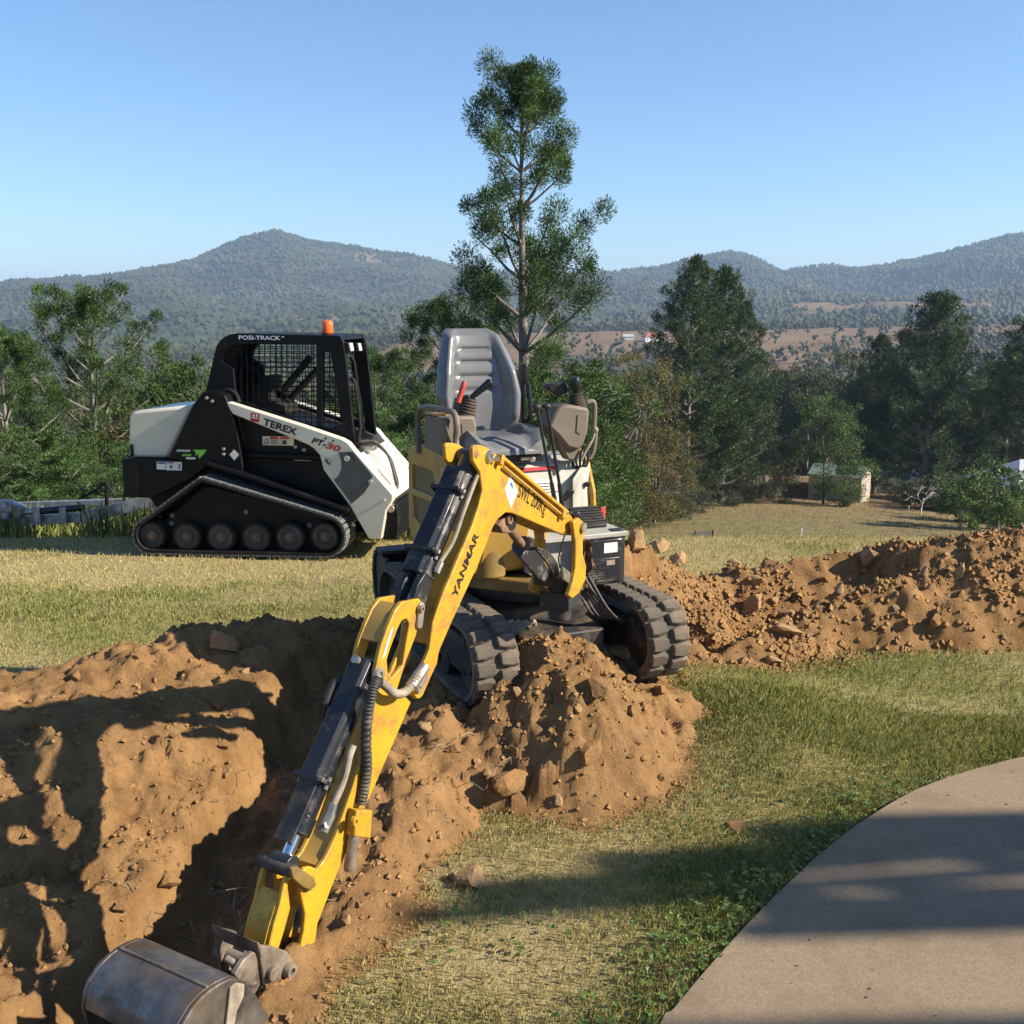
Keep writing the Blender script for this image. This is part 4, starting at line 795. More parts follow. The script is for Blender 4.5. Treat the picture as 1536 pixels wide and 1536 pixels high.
mb = MB(); vbox(mb, -0.26, -0.20, 0.095, 0.115, 0.96, 1.16); mb.box(V(-0.21, 0.105, 1.17), El * 0.012, Ef * 0.03, UP * 0.04); P('seat_belt_reel', mb, 'grip_black', 0.006)
mb = MB(); mb.tube([V(-0.19, 0.09, 0.95), V(-0.16, 0.115, 0.99), V(-0.18, 0.112, 1.13)], 0.010, 6, smooth=4); P('seat_belt', mb, 'grip_black')
mb = MB(); mb.box(V(-0.03, -0.27, 1.02), El * 0.016, Ef * 0.012, UP * 0.045); mb.box(V(-0.05, -0.275, 0.955), El * 0.02, Ef * 0.03, UP * 0.03); P('belt_buckle', mb, 'sticker', 0.004)

# ---------------- consoles and levers
def boot(base, top, r0, r1, n=6):
    ax = Vector(top) - Vector(base); L = ax.length; prof = []
    for k in range(n):
        r = r0 + (r1 - r0) * k / n; prof += [(r, L * k / n), (r * 1.02, L * (k + 0.35) / n), (r * 0.80, L * (k + 0.75) / n)]
    prof.append((r1, L)); m_ = MB(); m_.lathe(base, ax, prof, 20); return m_
# operator's right console
a1 = 0.06
con = [VA(x, y, a1) for x, y in ((663, 628), (686, 624), (713, 624), (716, 640), (715, 664), (708, 680), (697, 690), (686, 684), (676, 672), (668, 652))]
mb = MB(); mb.prism(con, -Ef * 0.10); cr = P('right_console', mb, 'taupe', 0.012)
mb = MB(); mb.prism([VA(x, y, a1 + 0.001) for x, y in ((692, 636), (711, 632), (710, 660), (703, 672), (695, 664))], Ef * 0.002); P('console_inset', mb, 'taupe', 0.002, cr)
P('lever_boot', boot(VA(699, 624, 0.01), VA(706, 597, 0.01), 0.040, 0.026), 'black_dusty', 0, cr)
g0, g1 = VA(706, 597, 0.01), VA(737, 572, 0.03)
mb = MB(); mb.tube([g0, g0.lerp(g1, 0.3), g0.lerp(g1, 0.7), g1], 0.0165, 14, smooth=4, rfun=lambda t: 0.62 + 0.5 * t - (0.3 if t > 0.97 else 0)); P('joystick', mb, 'grip_black', 0, cr)
mb = MB(); q0, q1 = VA(687, 604, 0.08), VA(697, 572, 0.08); mb.tube([q0, q0.lerp(q1, 0.5), q1], 0.0115, 12, smooth=4, rfun=lambda t: 1.0 - (0.35 if t > 0.95 else 0)); mb2 = MB(); mb2.cyl(VA(684, 630, 0.08), q0, 0.006); P('blade_lever', mb2, 'grip_black', 0, cr); P('blade_lever_grip', mb, 'red_plastic', 0, cr)
mb = MB(); mb.prism([VA(x, y, 0.0) for x, y in ((684, 598), (703, 592), (706, 606), (688, 622), (680, 622))], -Ef * 0.03); P('lever_bracket', mb, 'grip_black', 0.004, cr)
# side box and grab loop
ls = -0.335
mb = MB(); mb.prism([VL(x, y, ls) for x, y in ((636, 622), (668, 627), (673, 644), (669, 688), (636, 672))], El * 0.07); sb = P('side_box', mb, 'taupe', 0.006)
mb = MB(); mb.prism([VL(x, y, ls - 0.0) for x, y in ((635, 618), (668, 622), (668, 626.2), (636, 621.2))], El * 0.07); P('side_box_lid', mb, 'yellow_old_shaded', 0.002, sb)
mb = MB(); mb.tube([VL(x, y, ls - 0.012) for x, y in ((628, 680), (627, 640), (629, 617), (638, 611), (672, 616), (682, 622), (685, 640), (684, 664), (690, 686), (700, 704))], 0.0125, 10, smooth=5); P('grab_rail', mb, 'taupe')
mb = MB(); mb.prism([VL(x, y, ls - 0.004) for x, y in ((669, 628), (674, 630), (673, 664), (668, 688), (662, 682), (668, 650))], -El * 0.006); P('rubber_flap', mb, 'grip_black', 0.002)
# operator's left console
a2 = 0.10
con = [VA(x, y, a2) for x, y in ((834, 617), (845, 608), (857, 607), (884, 612), (885, 622), (882, 648), (876, 668), (868, 676), (852, 672), (838, 655), (822, 640))]
mb = MB(); mb.prism(con, -Ef * 0.13); cl = P('left_console', mb, 'taupe', 0.012)
mb = MB(); mb.prism([VA(x, y, a2 + 0.001) for x, y in ((866, 622), (880, 620), (877, 642), (870, 652), (864, 648))], Ef * 0.003); P('console_inset', mb, 'taupe', 0.002, cl)
mb = MB(); mb.prism([VA(x, y, a2 - 0.02) for x, y in ((838, 640), (872, 664), (868, 694), (852, 690), (840, 668))], -Ef * 0.06); P('console_post', mb, 'taupe', 0.008, cl)
P('lever_boot', boot(VA(867, 612, 0.05), VA(864, 589, 0.05), 0.042, 0.026), 'black_dusty', 0, cl)
b0, b1 = VA(864, 589, 0.05), VA(862, 565, 0.05)
mb = MB(); mb.tube([b0, b0.lerp(b1, 0.35), b0.lerp(b1, 0.7), b1], 0.021, 14, smooth=4, rfun=lambda t: 0.62 + 0.42 * math.sin(t * 2.6) - (0.45 if t > 0.98 else 0)); P('joystick', mb, 'grip_black', 0, cl)
mb = MB(); mb.prism([VA(x, y, 0.02) for x, y in ((822, 577), (848, 573), (853, 583), (851, 590), (838, 595), (823, 585))], -Ef * 0.05); P('throttle_box', mb, 'grip_black', 0.005, cl)
mb = MB(); mb.tube([VA(x, y, 0.02) for x, y in ((880, 604), (888, 602), (892, 610), (891, 640), (893, 652), (890, 676), (884, 688))], 0.011, 10, smooth=5); P('grab_rail', mb, 'taupe')
mb = MB(); mb.tube([VA(x, y, 0.10) for x, y in ((893, 645), (888, 660), (878, 678), (872, 690))], 0.006, 8, smooth=4); mb.lathe(VA(893, 645, 0.10), UP, [(0.004, -0.012), (0.012, -0.006), (0.013, 0.004), (0.006, 0.013)], 12); P('lock_lever', mb, 'hose_tan')
mb = MB()
for k in range(5): mb.tube([VA(862 + 5 * k, 676, 0.04), VA(858 + 6 * k, 690, 0.06), VA(862 + 4 * k, 702, 0.02)], 0.006, 6, smooth=3)
P('control_hose', mb, 'grip_black', 0, cl)
for top, bot_ in (((805, 610), (836, 768)), ((820, 609), (846, 770))):
    t0, t1 = VA(*top, 0.20), VA(*bot_, 0.22)
    mb = MB(); mb.tube([t1, t1.lerp(t0, 0.5), t0], 0.0068, 10, smooth=3); lv = P('travel_lever', mb, 'grip_black')
    mb = MB(); mb.lathe(t0 - UP * 0.012, UP, [(0.006, 0.0), (0.017, 0.005), (0.019, 0.012), (0.014, 0.020), (0.004, 0.024)], 16); P('lever_knob', mb, 'black_dusty', 0, lv)
    mb = MB(); mb.cyl(t1 - UP * 0.02, t1.lerp(t0, 0.28), 0.012, 0.009, 10); P('lever_sleeve', mb, 'grip_black', 0, lv)
mb = MB(); mb.prism([VA(x, y, 0.20) for x, y in ((843, 745), (850, 734), (861, 734), (858, 742), (846, 752))], Ef * 0.012); P('foot_pedal', mb, 'grip_black', 0.003)

# ---------------- boom, dipper, bucket in their own upright plane
BF = Vector((0.2407, 3.727, 0.769)); Bd = Vector((-0.5, -0.866, 0)).normalized(); Bn = Vector((-Bd.y, Bd.x, 0))
if Bn.x < 0: Bn = -Bn
def B(px, py, w): return at_plane(px, py, BF + Bn * w, Bn)
def Bs(p): q = p - BF; return q - Bn * q.dot(Bn) + BF          # same point moved to the middle plane
hw = 0.055
boom = [(709, 672), (712, 667), (723, 668), (731, 671), (750, 685), (759, 687), (849, 767), (862, 776), (868, 790), (860, 803), (846, 803), (769, 770), (759, 769), (749, 777), (740, 790), (719, 844), (675, 940), (660, 975), (658, 983), (656, 996), (645, 1019), (632, 1044), (625, 1049), (619, 1043), (621, 1030), (633, 1003), (645, 973), (650, 933), (664, 893), (690, 832), (709, 788), (719, 757), (724, 735), (720, 708), (710, 692)]
def bp(lst, w): return [B(x, y, w) for x, y in lst]
core = [p for p in boom if True]
# hollow box section: two side plates, with the ear and the forked tip left open between them
mb = MB(); mb.prism(bp(boom, hw), -Bn * 0.014); bo = P('boom', mb, 'yellow', 0.0035)
side2 = [p - Bn * (2 * hw) for p in bp(boom, hw)]
mb = MB(); mb.prism(side2, Bn * 0.014); P('boom_side_plate', mb, 'yellow', 0.0035, bo)
mid = [(752, 690), (759, 689), (849, 769), (860, 779), (864, 789), (858, 800), (846, 801), (769, 768), (759, 767), (747, 775), (738, 789), (717, 844), (673, 940), (660, 970), (649, 966), (653, 933), (667, 893), (692, 832), (711, 788), (722, 757), (740, 704)]
mb = MB(); mb.prism([p - Bn * 0.0145 for p in bp(mid, hw)], -Bn * (2 * hw - 0.029)); P('boom_core', mb, 'yellow', 0, bo)
# raised flange along the top of the lower section
mb = MB(); a_, b_ = B(753, 690, hw + 0.004), B(850, 771, hw + 0.004); u_ = (b_ - a_).normalized(); n_ = u_.cross(Bn); n_ = n_ if n_.z > 0 else -n_
mb.box((a_ + b_) / 2 + n_ * 0.006, u_ * (b_ - a_).length / 2, n_ * 0.006, Bn * 0.008); P('hose_guard', mb, 'yellow', 0.003, bo)
mb = MB(); mb.box((a_ + b_) / 2 - n_ * 0.018 + Bn * 0.006, u_ * (b_ - a_).length / 2 * 0.96, n_ * 0.004, Bn * 0.004); P('steel_pipe_cover', mb, 'yellow_old_shaded', 0.002, bo)
for px, py in ((750, 690), (843, 771)):
    mb = MB(); c = B(px, py, hw + 0.010); mb.box(c, u_ * 0.010, n_ * 0.016, Bn * 0.012); P('pipe_clamp', mb, 'yellow', 0.003, bo)
def pin(px, py, w, r, m='pin_steel', parent=None, t=0.012, name='pivot_pin'):
    mb = MB(); c = B(px, py, w); mb.lathe(c - Bn * 0.004, Bn, [(r, 0), (r, t * 0.6), (r * 0.86, t), (r * 0.45, t), (r * 0.40, t * 0.5), (0.001, t * 0.5)], 24); return P(name, mb, m, 0, parent)
pin(733, 685, hw, 0.020, 'zinc', bo, 0.014); pin(739, 688, hw, 0.007, 'zinc', bo, 0.026, 'pin_bolt')
mb = MB(); c = B(715, 681, hw + 0.0006); mb.lathe(c, Bn, [(0.013, 0), (0.012, 0.0008)], 20); P('grease_hole', mb, 'rusty', 0, bo)
# boss at the dipper hinge
def boss(p0, p1, w, r, m, parent, t=0.010, name='hinge_boss'):
    c0, c1 = B(*p0, w), B(*p1, w); ax = (c1 - c0).normalized(); sd = ax.cross(Bn); pts = []
    for k in range(11): t_ = math.pi * k / 10; pts.append(c0 + (sd * math.cos(t_) - ax * math.sin(t_)) * r)
    for k in range(11): t_ = math.pi * k / 10; pts.append(c1 + (-sd * math.cos(t_) + ax * math.sin(t_)) * r)
    mb = MB(); mb.prism([p + Bn * 0.0006 for p in pts], Bn * t); return P(name, mb, m, 0.002, parent)
boss((626, 1034), (635, 1014), hw, 0.025, 'yellow', bo, 0.008); boss((627, 1031), (634, 1015), hw + 0.008, 0.017, 'pin_steel', bo, 0.006, 'retainer_plate'); pin(627, 1031, hw + 0.014, 0.012, 'pin_steel', bo)
# lettering on the boom
tx0, tx1 = B(684, 897, hw), B(719, 801, hw); xd = tx1 - tx0
text('YANMAR', 'ink', bo, B(683.5, 899, hw) , xd, -xd.cross(Bn) if (-xd.cross(Bn)).z > 0 else xd.cross(Bn), 0.030, xd.length, shear=0.0, bold=0.03)
tx0, tx1 = B(776, 753, hw), B(815, 778, hw); xd = tx1 - tx0; yd = Bn.cross(xd)
text('SWL 200Kg', 'ink', bo, B(774, 752, hw), xd, yd, 0.062, xd.length * 1.05, bold=0.006)
mb = MB(); mb.prism([p + Bn * 0.0004 for p in bp([(757, 735), (765.5, 712), (776, 737), (766, 762)], hw)], Bn * 0.0008); dm = P('diamond_sticker', mb, 'sticker', 0, bo)
mb = MB(); mb.prism([p + Bn * 0.0014 for p in bp([(764, 725), (767, 723), (769, 729), (768, 735), (766, 729)], hw)], Bn * 0.0004); P('sticker_mark', mb, 'ink_blue', 0, dm)

# swing post under the boom foot
mb = MB(); ft = Bs(B(862, 790, hw)); post = Vector((ft.x, ft.y, 0))
mb.cyl(post + UP * 0.50, post + UP * 0.66, 0.042, seg=24); sp = P('swing_post', mb, 'black_dusty', 0.006)  # black coat stands in for the shade under the boom foot
mb = MB()
brk = bp([(853, 782), (862, 776), (870, 783), (871, 796), (868, 812), (868, 830), (873, 848), (872, 868), (862, 889), (852, 897), (846, 892), (853, 872), (857, 850), (857, 815)], 0.066)
mb.prism(brk, Bn * 0.018); mb.prism([p - Bn * 0.15 for p in brk], Bn * 0.018)
P('swing_bracket', mb, 'yellow', 0.004, sp)
mb = MB(); mb.box(ft + UP * -0.27 + Bd * 0.0, Bd * 0.05, Bn * 0.06, UP * 0.03); P('bracket_web', mb, 'black_dusty', 0.004, sp)
mb = MB(); nose = V(0.44, 0.0, 0.385); mb.box((nose + post + UP * 0.5) / 2 * 1.0 + (nose - nose) , Ef * 0.06, El * 0.05, UP * 0.03); P('frame_nose', mb, 'black_dusty', 0.01, sp)  # nose coated black in place of the shade around it
mb = MB(); mb.cyl(ft - Bn * 0.095, ft + Bn * 0.095, 0.018, seg=18); P('foot_pin', mb, 'pin_steel', 0, sp)

# cylinders: barrel, rod, guard
def ram(name, p_top, p_bot, r, guard=None, clamps=(), frac=0.72, gm='black_gloss', barrel='black_gloss', goff=0.0, rod='chrome'):
    a, b = Vector(p_top), Vector(p_bot); u = (b - a).normalized(); L = (b - a).length; n = u.cross(Bn); n = n if n.dot(Bd) > 0 else -n
    mb = MB(); mb.lathe(a, u, [(r * 0.7, 0), (r, 0.008), (r, L * frac - 0.05), (r * 1.18, L * frac - 0.048), (r * 1.18, L * frac - 0.004), (r * 0.9, L * frac)], 24); br = P(name, mb, barrel)
    mb = MB(); mb.cyl(a + u * (L * frac - 0.01), b, r * 0.52, seg=18); P('piston_rod', mb, rod, 0, br)
    mb = MB(); mb.lathe(b - Bn * 0.03, Bn, [(r * 0.95, 0), (r * 0.95, 0.06)], 20); P('rod_eye', mb, 'black_worn', 0.002, br)
    mb = MB(); mb.lathe(a - Bn * 0.035, Bn, [(r * 0.9, 0), (r * 0.9, 0.07)], 20); P('base_eye', mb, 'black_worn', 0.002, br)
    if guard:
        t0, t1, w0, w1 = guard; prof = [(w0, r * 0.2), (w0, r * 1.05 + goff), (w0 + 0.008, r * 1.35 + goff), (w1 - 0.010, r * 1.35 + goff), (w1, r * 1.0 + goff), (w1, r * 0.5), (w1 - 0.005, r * 0.5), (w1 - 0.006, r * 0.92 + goff), (w1 - 0.013, r * 1.2 + goff), (w0 + 0.012, r * 1.2 + goff), (w0 + 0.006, r * 1.0 + goff), (w0 + 0.006, r * 0.2)]
        mb = MB(); mb.prism([a + u * (L * t0) + Bn * w + n * q for w, q in prof], u * (L * (t1 - t0))); gd = P('cylinder_guard', mb, gm, 0.0015, br)
        for c in clamps:
            mb = MB(); mb.box(a + u * (L * c) + n * r * 0.75 + Bn * (w0 + w1) / 2, u * 0.006, Bn * ((w1 - w0) / 2 + 0.016), n * r * 0.75); cp = P('guard_clamp', mb, gm, 0.002, br)
            for sg in (-1, 1):
                mb = MB(); q = a + u * (L * c) + n * r * 0.35 + Bn * ((w0 + w1) / 2 + sg * ((w1 - w0) / 2 + 0.010)); mb.cyl(q - u * 0.016, q + u * 0.016, 0.006, seg=6); P('clamp_bolt', mb, 'zinc', 0, cp)
    return br, u, n, L
ac0, ac1 = B(706, 687, 0), B(610, 914, 0)
br, u_, n_, L_ = ram('dipper_cylinder', ac0, ac1, 0.032, (0.11, 0.80, -0.048, 0.022), (0.26, 0.66), 0.80)
mb = MB(); mb.tube([ac0 + u_ * 0.06 + Bn * 0.048 + n_ * 0.0, ac0 + u_ * (L_ * 0.35) + Bn * 0.052, ac0 + u_ * (L_ * 0.55) + Bn * 0.054 - n_ * 0.006, ac0 + u_ * (L_ * 0.72) + Bn * 0.044 + n_ * 0.004], 0.0065, 8, smooth=5); P('hydraulic_hose', mb, 'hose_tan', 0, br)
mb = MB(); q = ac0 + u_ * (L_ * 0.73) + Bn * 0.026; mb.cyl(q, q + Bn * 0.024, 0.009, seg=8); mb.cyl(q + Bn * 0.020 - u_ * 0.02, q + Bn * 0.020 + u_ * 0.016, 0.010, seg=6); P('hose_fitting', mb, 'zinc', 0, br)
mb = MB()
for w_ in (-0.036, 0.014): mb.prism([ac1 + Bn * w_ + u_ * s + n_ * q_ for s, q_ in ((-0.11, 0.03), (-0.115, 0.0), (-0.10, -0.02), (0.0, -0.03), (0.028, -0.01), (0.02, 0.02), (-0.06, 0.042))], Bn * 0.02)
P('rod_clevis', mb, 'black_worn', 0.002, br)

# dipper arm
ha = 0.044
arm_up = [(629, 898), (603, 903), (593, 916), (582, 941), (572, 968), (564, 1003), (561, 1030), (560, 1075), (580, 1068), (600, 1058), (617, 1053), (606, 1043), (596, 1034), (610, 990), (624, 954), (628, 938), (634, 904)]
slot = [(610, 928), (614, 935), (613, 945), (608.5, 971), (604.6, 998), (588, 1017), (582, 1008), (580.5, 990), (586, 972), (597, 943), (603, 931)]
arm_lo = [(561, 1034), (560, 1080), (545, 1130), (530, 1180), (503, 1257), (487, 1290), (474, 1305), (477, 1385), (485, 1365), (499, 1328), (508, 1306), (551, 1205), (563, 1178), (617, 1053), (600, 1040), (585, 1030)]
up3 = bp(arm_up, ha); sl3 = bp(slot, ha)
mb = MB(); mb.plate(up3, [sl3], -Bn * 0.014); da = P('dipper_arm', mb, 'yellow', 0.003)
mb = MB(); mb.plate([p - Bn * (2 * ha - 0.014) for p in up3], [[p - Bn * (2 * ha - 0.014) for p in sl3]], -Bn * 0.014); P('arm_side_plate', mb, 'yellow', 0.003, da)
mb = MB(); w1_ = [(593, 918), (603, 906), (606, 910), (597, 921), (588, 942), (578, 966), (574, 964), (583, 941)]; mb.prism([p - Bn * 0.0145 for p in bp(w1_, ha)], -Bn * (2 * ha - 0.029)); P('front_web', mb, 'yellow_old_shaded', 0.001, da)  # duller yellow puts the shade of this face into its colour
mb = MB(); mb.prism([p - Bn * 0.0146 for p in bp([(563, 1036), (562, 1080), (547, 1130), (532, 1180), (520, 1215), (530, 1235), (551, 1203), (562, 1176), (614, 1054), (600, 1042), (585, 1033)], ha)], -Bn * (2 * ha - 0.0292)); P('arm_core', mb, 'yellow', 0, da)
low_side = [(561, 1030), (560, 1080), (545, 1130), (530, 1180), (503, 1257), (487, 1290), (476, 1304), (467, 1300), (457, 1302), (449, 1317), (451, 1339), (458, 1370), (456, 1396), (447, 1439), (446, 1455), (451, 1466), (460, 1458), (466, 1439), (472, 1418), (477, 1385), (485, 1365), (499, 1328), (508, 1306), (551, 1205), (563, 1178), (617, 1053), (585, 1045)]
ls3 = bp(low_side, ha + 0.0008)
mb = MB(); mb.prism(ls3, -Bn * 0.013); P('arm_lower_plate', mb, 'yellow', 0.003, da)
mb = MB(); mb.prism([p - Bn * (2 * ha - 0.012) for p in ls3], -Bn * 0.013); P('arm_lower_plate', mb, 'yellow', 0.003, da)
mb = MB(); mb.prism([p - Bn * 0.0140 for p in bp([(534, 1176), (505, 1256), (489, 1289), (480, 1300), (482, 1330), (496, 1328), (506, 1306), (549, 1204)], ha)], -Bn * (2 * ha - 0.028)); P('front_plate', mb, 'yellow_old_shaded', 0, da)  # front face given a duller paint to imitate its shade
boss((630, 910), (627, 936), ha, 0.013, 'pin_steel', da, 0.008, 'retainer_plate'); pin(631, 913, ha + 0.008, 0.011, 'pin_steel', da)
pin(568, 1012, ha, 0.021, 'pin_steel', da); pin(462, 1325, ha, 0.020, 'rusty', da); pin(456, 1450, ha, 0.019, 'rusty', da)
mb = MB(); c = B(600, 985, ha - 0.016); mb.prism(bp([(586, 945), (590, 940), (577, 985), (573, 988)], ha + 0.0012), Bn * 0.0006); P('serial_sticker', mb, 'sticker', 0, da)

# bucket cylinder with its guard
bc0, bc1 = B(553, 1003, 0.0), B(425, 1296, 0.0)
br2, u2, n2, L2 = ram('bucket_cylinder', bc0, bc1, 0.029, (-0.02, 0.62, -0.042, 0.024), (0.60,), 0.86, 'black_worn', 'black_gloss', 0.004)
mb = MB(); prof = [(-0.036, 0.030), (-0.036, 0.036), (0.022, 0.036), (0.022, 0.030)]; mb.prism([bc0 + u2 * (L2 * 0.60) + Bn * w + n2 * q for w, q in prof], u2 * (L2 * 0.31)); P('slide_guard', mb, 'black_dusty', 0.001, br2)
mb = MB(); q = bc0 + u2 * 0.0 + n2 * 0.045 - Bn * 0.012; mb.cyl(q, q + n2 * 0.012, 0.012, seg=14); P('guard_bolt', mb, 'zinc', 0, br2)
def hose_corr(name, pts, r, m, parent, rings=True):
    P3 = catmull([Vector(p) for p in pts], 26 if rings else 6); mb = MB(); k = len(P3)
    mb.tube(P3, r, 12, rfun=(lambda t: 0.86 + 0.2 * (0.5 + 0.5 * math.sin(t * k * 1.15))) if rings else None); return P(name, mb, m, 0, parent, angle=70)
hp = [(568, 1020, ha + 0.03), (561, 1030, ha + 0.032), (556, 1048, ha + 0.03), (551, 1075, ha + 0.022), (549, 1115, ha + 0.018), (550, 1150, ha + 0.016), (547, 1180, ha + 0.014), (541, 1206, ha + 0.012)]
hose_corr('wrapped_hose', [B(x, y, w) for x, y, w in hp], 0.0145, 'hose', da)
hp = [(636, 1003, hw + 0.012), (624, 1018, hw + 0.022), (610, 1036, hw + 0.022), (594, 1041, ha + 0.035), (580, 1030, ha + 0.036), (570, 1022, ha + 0.03)]
hose_corr('link_hose', [B(x, y, w) for x, y, w in hp], 0.0125, 'hose_tan', da)
mb = MB(); mb.cyl(B(637, 1000, hw + 0.012), B(616, 1031, hw + 0.022), 0.0165, seg=16); P('hose_sleeve', mb, 'zinc', 0.003, da)
hp = [(512, 1018, -0.06), (502, 1026, -0.06), (494, 1042, -0.058), (489, 1058, -0.055)]
hose_corr('wrapped_hose', [B(x, y, w) for x, y, w in hp], 0.0125, 'hose', da)
mb = MB(); mb.tube([B(x, y, w) for x, y, w in ((520, 1014, -0.05), (508, 1020, -0.058), (500, 1030, -0.06))], 0.008, 8, smooth=3); mb.tube([B(x, y, w) for x, y, w in ((489, 1058, -0.055), (484, 1080, -0.05), (480, 1110, -0.045))], 0.003, 6, smooth=3); P('hydraulic_hose', mb, 'grip_black', 0, da)
hp = [(530, 1118, ha + 0.006), (524, 1135, ha + 0.006), (519, 1158, ha + 0.004), (511, 1182, ha + 0.0), (500, 1206, ha - 0.004)]
mb = MB(); mb.tube([B(x, y, w) for x, y, w in hp], 0.0095, 10, smooth=5); P('hydraulic_hose', mb, 'hose_tan', 0, da)
mb = MB(); mb.cyl(B(501, 1204, ha - 0.004), B(496, 1222, ha - 0.006), 0.011, seg=6); mb.cyl(B(497, 1220, ha - 0.006), B(485, 1247, ha - 0.01), 0.013, seg=6); mb.cyl(B(490, 1238, ha + 0.0), B(480, 1243, ha - 0.02), 0.009, seg=6); P('hose_fitting', mb, 'zinc', 0, da)
mb = MB(); mb.prism([p for p in bp([(522, 1211), (546, 1212), (543, 1254), (518, 1251)], ha + 0.002)], Bn * 0.030); cb = P('coupler_block', mb, 'yellow', 0.004, da); pin(531, 1232, ha + 0.032, 0.013, 'yellow', cb, 0.012, 'block_bolt')
mb = MB(); mb.tube([B(x, y, ha + 0.018) for x, y in ((531, 1252), (528, 1275), (524, 1306))], 0.0155, 14, smooth=4, rfun=lambda t: 1.0 + 0.08 * math.sin(t * 30)); P('quick_coupler', mb, 'hitch_steel', 0, cb)
# bucket link
lk = [(436, 1312), (432, 1330), (436, 1362), (428, 1392), (418, 1424), (403, 1420), (411, 1388), (420, 1358), (426, 1328), (431, 1312)]
l3 = bp(lk, 0.040)
mb = MB(); mb.prism(l3, -Bn * 0.012); bk_ = P('bucket_link', mb, 'yellow', 0.003); mb = MB(); mb.prism([p - Bn * 0.074 for p in l3], -Bn * 0.012); P('link_side_plate', mb, 'yellow', 0.003, bk_)
fw = [(426, 1340), (419, 1360), (410, 1388), (402, 1419), (407, 1420), (415, 1390), (424, 1362), (430, 1344)]
mb = MB(); mb.prism([p - Bn * 0.0124 for p in bp(fw, 0.040)], -Bn * 0.0612); P('link_front_plate', mb, 'yellow', 0.001, bk_)
mb = MB(); mb.cyl(Bs(B(436, 1306, 0.04)) - Bn * 0.06, Bs(B(436, 1306, 0.04)) + Bn * 0.05, 0.016, seg=18); P('link_pin', mb, 'black_dusty', 0, bk_)
mb = MB(); tl = [(430, 1300), (442, 1300), (465, 1318), (466, 1332), (452, 1334), (434, 1316)]; mb.prism([p for p in bp(tl, -0.058)], -Bn * 0.014); P('guide_link', mb, 'black_dusty', 0.002, bk_)
mb = MB(); mb.prism(bp([(431, 1300), (441, 1298), (466, 1314), (470, 1326), (461, 1334), (450, 1330), (434, 1316)], 0.050), Bn * 0.012); P('guide_link', mb, 'yellow_grimy_shaded', 0.003, bk_)

# hitch
wh = 0.075
hp_ = [(389, 1418), (410, 1420), (430, 1427), (438, 1436), (440, 1452), (433, 1466), (426, 1478), (432, 1486), (442, 1492), (447, 1506), (440, 1520), (428, 1523), (405, 1520), (399, 1500), (394, 1460)]
hole = [(408, 1456), (414, 1452), (418, 1462), (416, 1476), (409, 1480), (406, 1468)]
mb = MB(); mb.plate(bp(hp_, wh), [bp(hole, wh)], -Bn * 0.016); ht = P('quick_hitch', mb, 'hitch_steel', 0.003)
mb = MB(); mb.plate([p - Bn * (2 * wh) for p in bp(hp_, wh)], [[p - Bn * (2 * wh) for p in bp(hole, wh)]], Bn * 0.016); P('hitch_side_plate', mb, 'hitch_steel', 0.003, ht)
mb = MB(); tb = bp([(387, 1413), (394, 1419), (398, 1436), (391, 1436)], wh + 0.001); mb.prism(tb, -Bn * (2 * wh + 0.002)); P('hitch_top_bar', mb, 'hitch_steel', 0.004, ht)
pin(431, 1454, wh, 0.019, 'hitch_steel', ht, 0.022); pin(440, 1505, wh, 0.020, 'hitch_steel', ht, 0.022)
# bucket
WB = 0.135
prof = [(258, 1580), (261, 1556), (267, 1536), (283, 1509), (297, 1493), (311, 1481), (325, 1472), (340, 1465), (352, 1466), (363, 1470)]
b3 = bp(prof, WB); inn = []
cen = (B(340, 1570, WB))
for p in b3: inn.append(p + (cen - p).normalized() * 0.012)
mb = MB(); mb.prism(b3 + inn[::-1], -Bn * 2 * WB); bu = P('bucket', mb, 'bucket_steel', 0.002)
side = prof + [(379, 1491), (395, 1517), (402, 1545), (398, 1590), (372, 1640), (330, 1668), (288, 1650), (266, 1610)]
mb = MB(); mb.prism([p + Bn * 0.0005 for p in bp(side, WB)], Bn * 0.012); P('side_plate', mb, 'bucket_steel', 0.003, bu)
mb = MB(); mb.prism([p - Bn * (2 * WB + 0.0005) for p in bp(side, WB)], -Bn * 0.012); P('side_plate', mb, 'bucket_steel', 0.003, bu)
wp = [(336, 1478), (345, 1470), (357, 1472), (356, 1490), (346, 1512), (340, 1545), (328, 1545), (332, 1512)]
mb = MB(); mb.prism([p + Bn * 0.013 for p in bp(wp, WB)], Bn * 0.007); P('wear_patch', mb, 'hose_tan', 0.002, bu)
tp = bp([(352, 1466), (363, 1470), (380, 1492), (375, 1494), (360, 1476)], WB); mb = MB(); mb.prism(tp, -Bn * 2 * WB); P('bucket_top_plate', mb, 'hitch_steel', 0.002, bu)
for w_ in (0.045, -0.060):
    er = [(366, 1482), (352, 1462), (366, 1440), (380, 1428), (392, 1432), (398, 1450), (392, 1476), (380, 1496)]
    mb = MB(); mb.prism(bp(er, w_ + 0.02), -Bn * 0.016); P('bucket_ear', mb, 'hitch_steel', 0.003, bu)
mb = MB(); cc = B(384, 1450, 0.03); mb.cyl(Bs(cc) - Bn * 0.10, Bs(cc) + Bn * 0.09, 0.017, seg=18); P('bucket_pin', mb, 'hitch_steel', 0.002, bu)
mb = MB(); mb.tube([B(x, y, w) for x, y, w in ((339, 1437, 0.02), (352, 1446, 0.04), (366, 1462, 0.055), (374, 1476, 0.06), (382, 1474, 0.062))], 0.0085, 10, smooth=4); P('pin_handle', mb, 'hitch_steel', 0, bu)
seam = [b3[5] + Bn * 0 , b3[5] - Bn * 2 * WB]; nn_ = (b3[5] - cen).normalized()
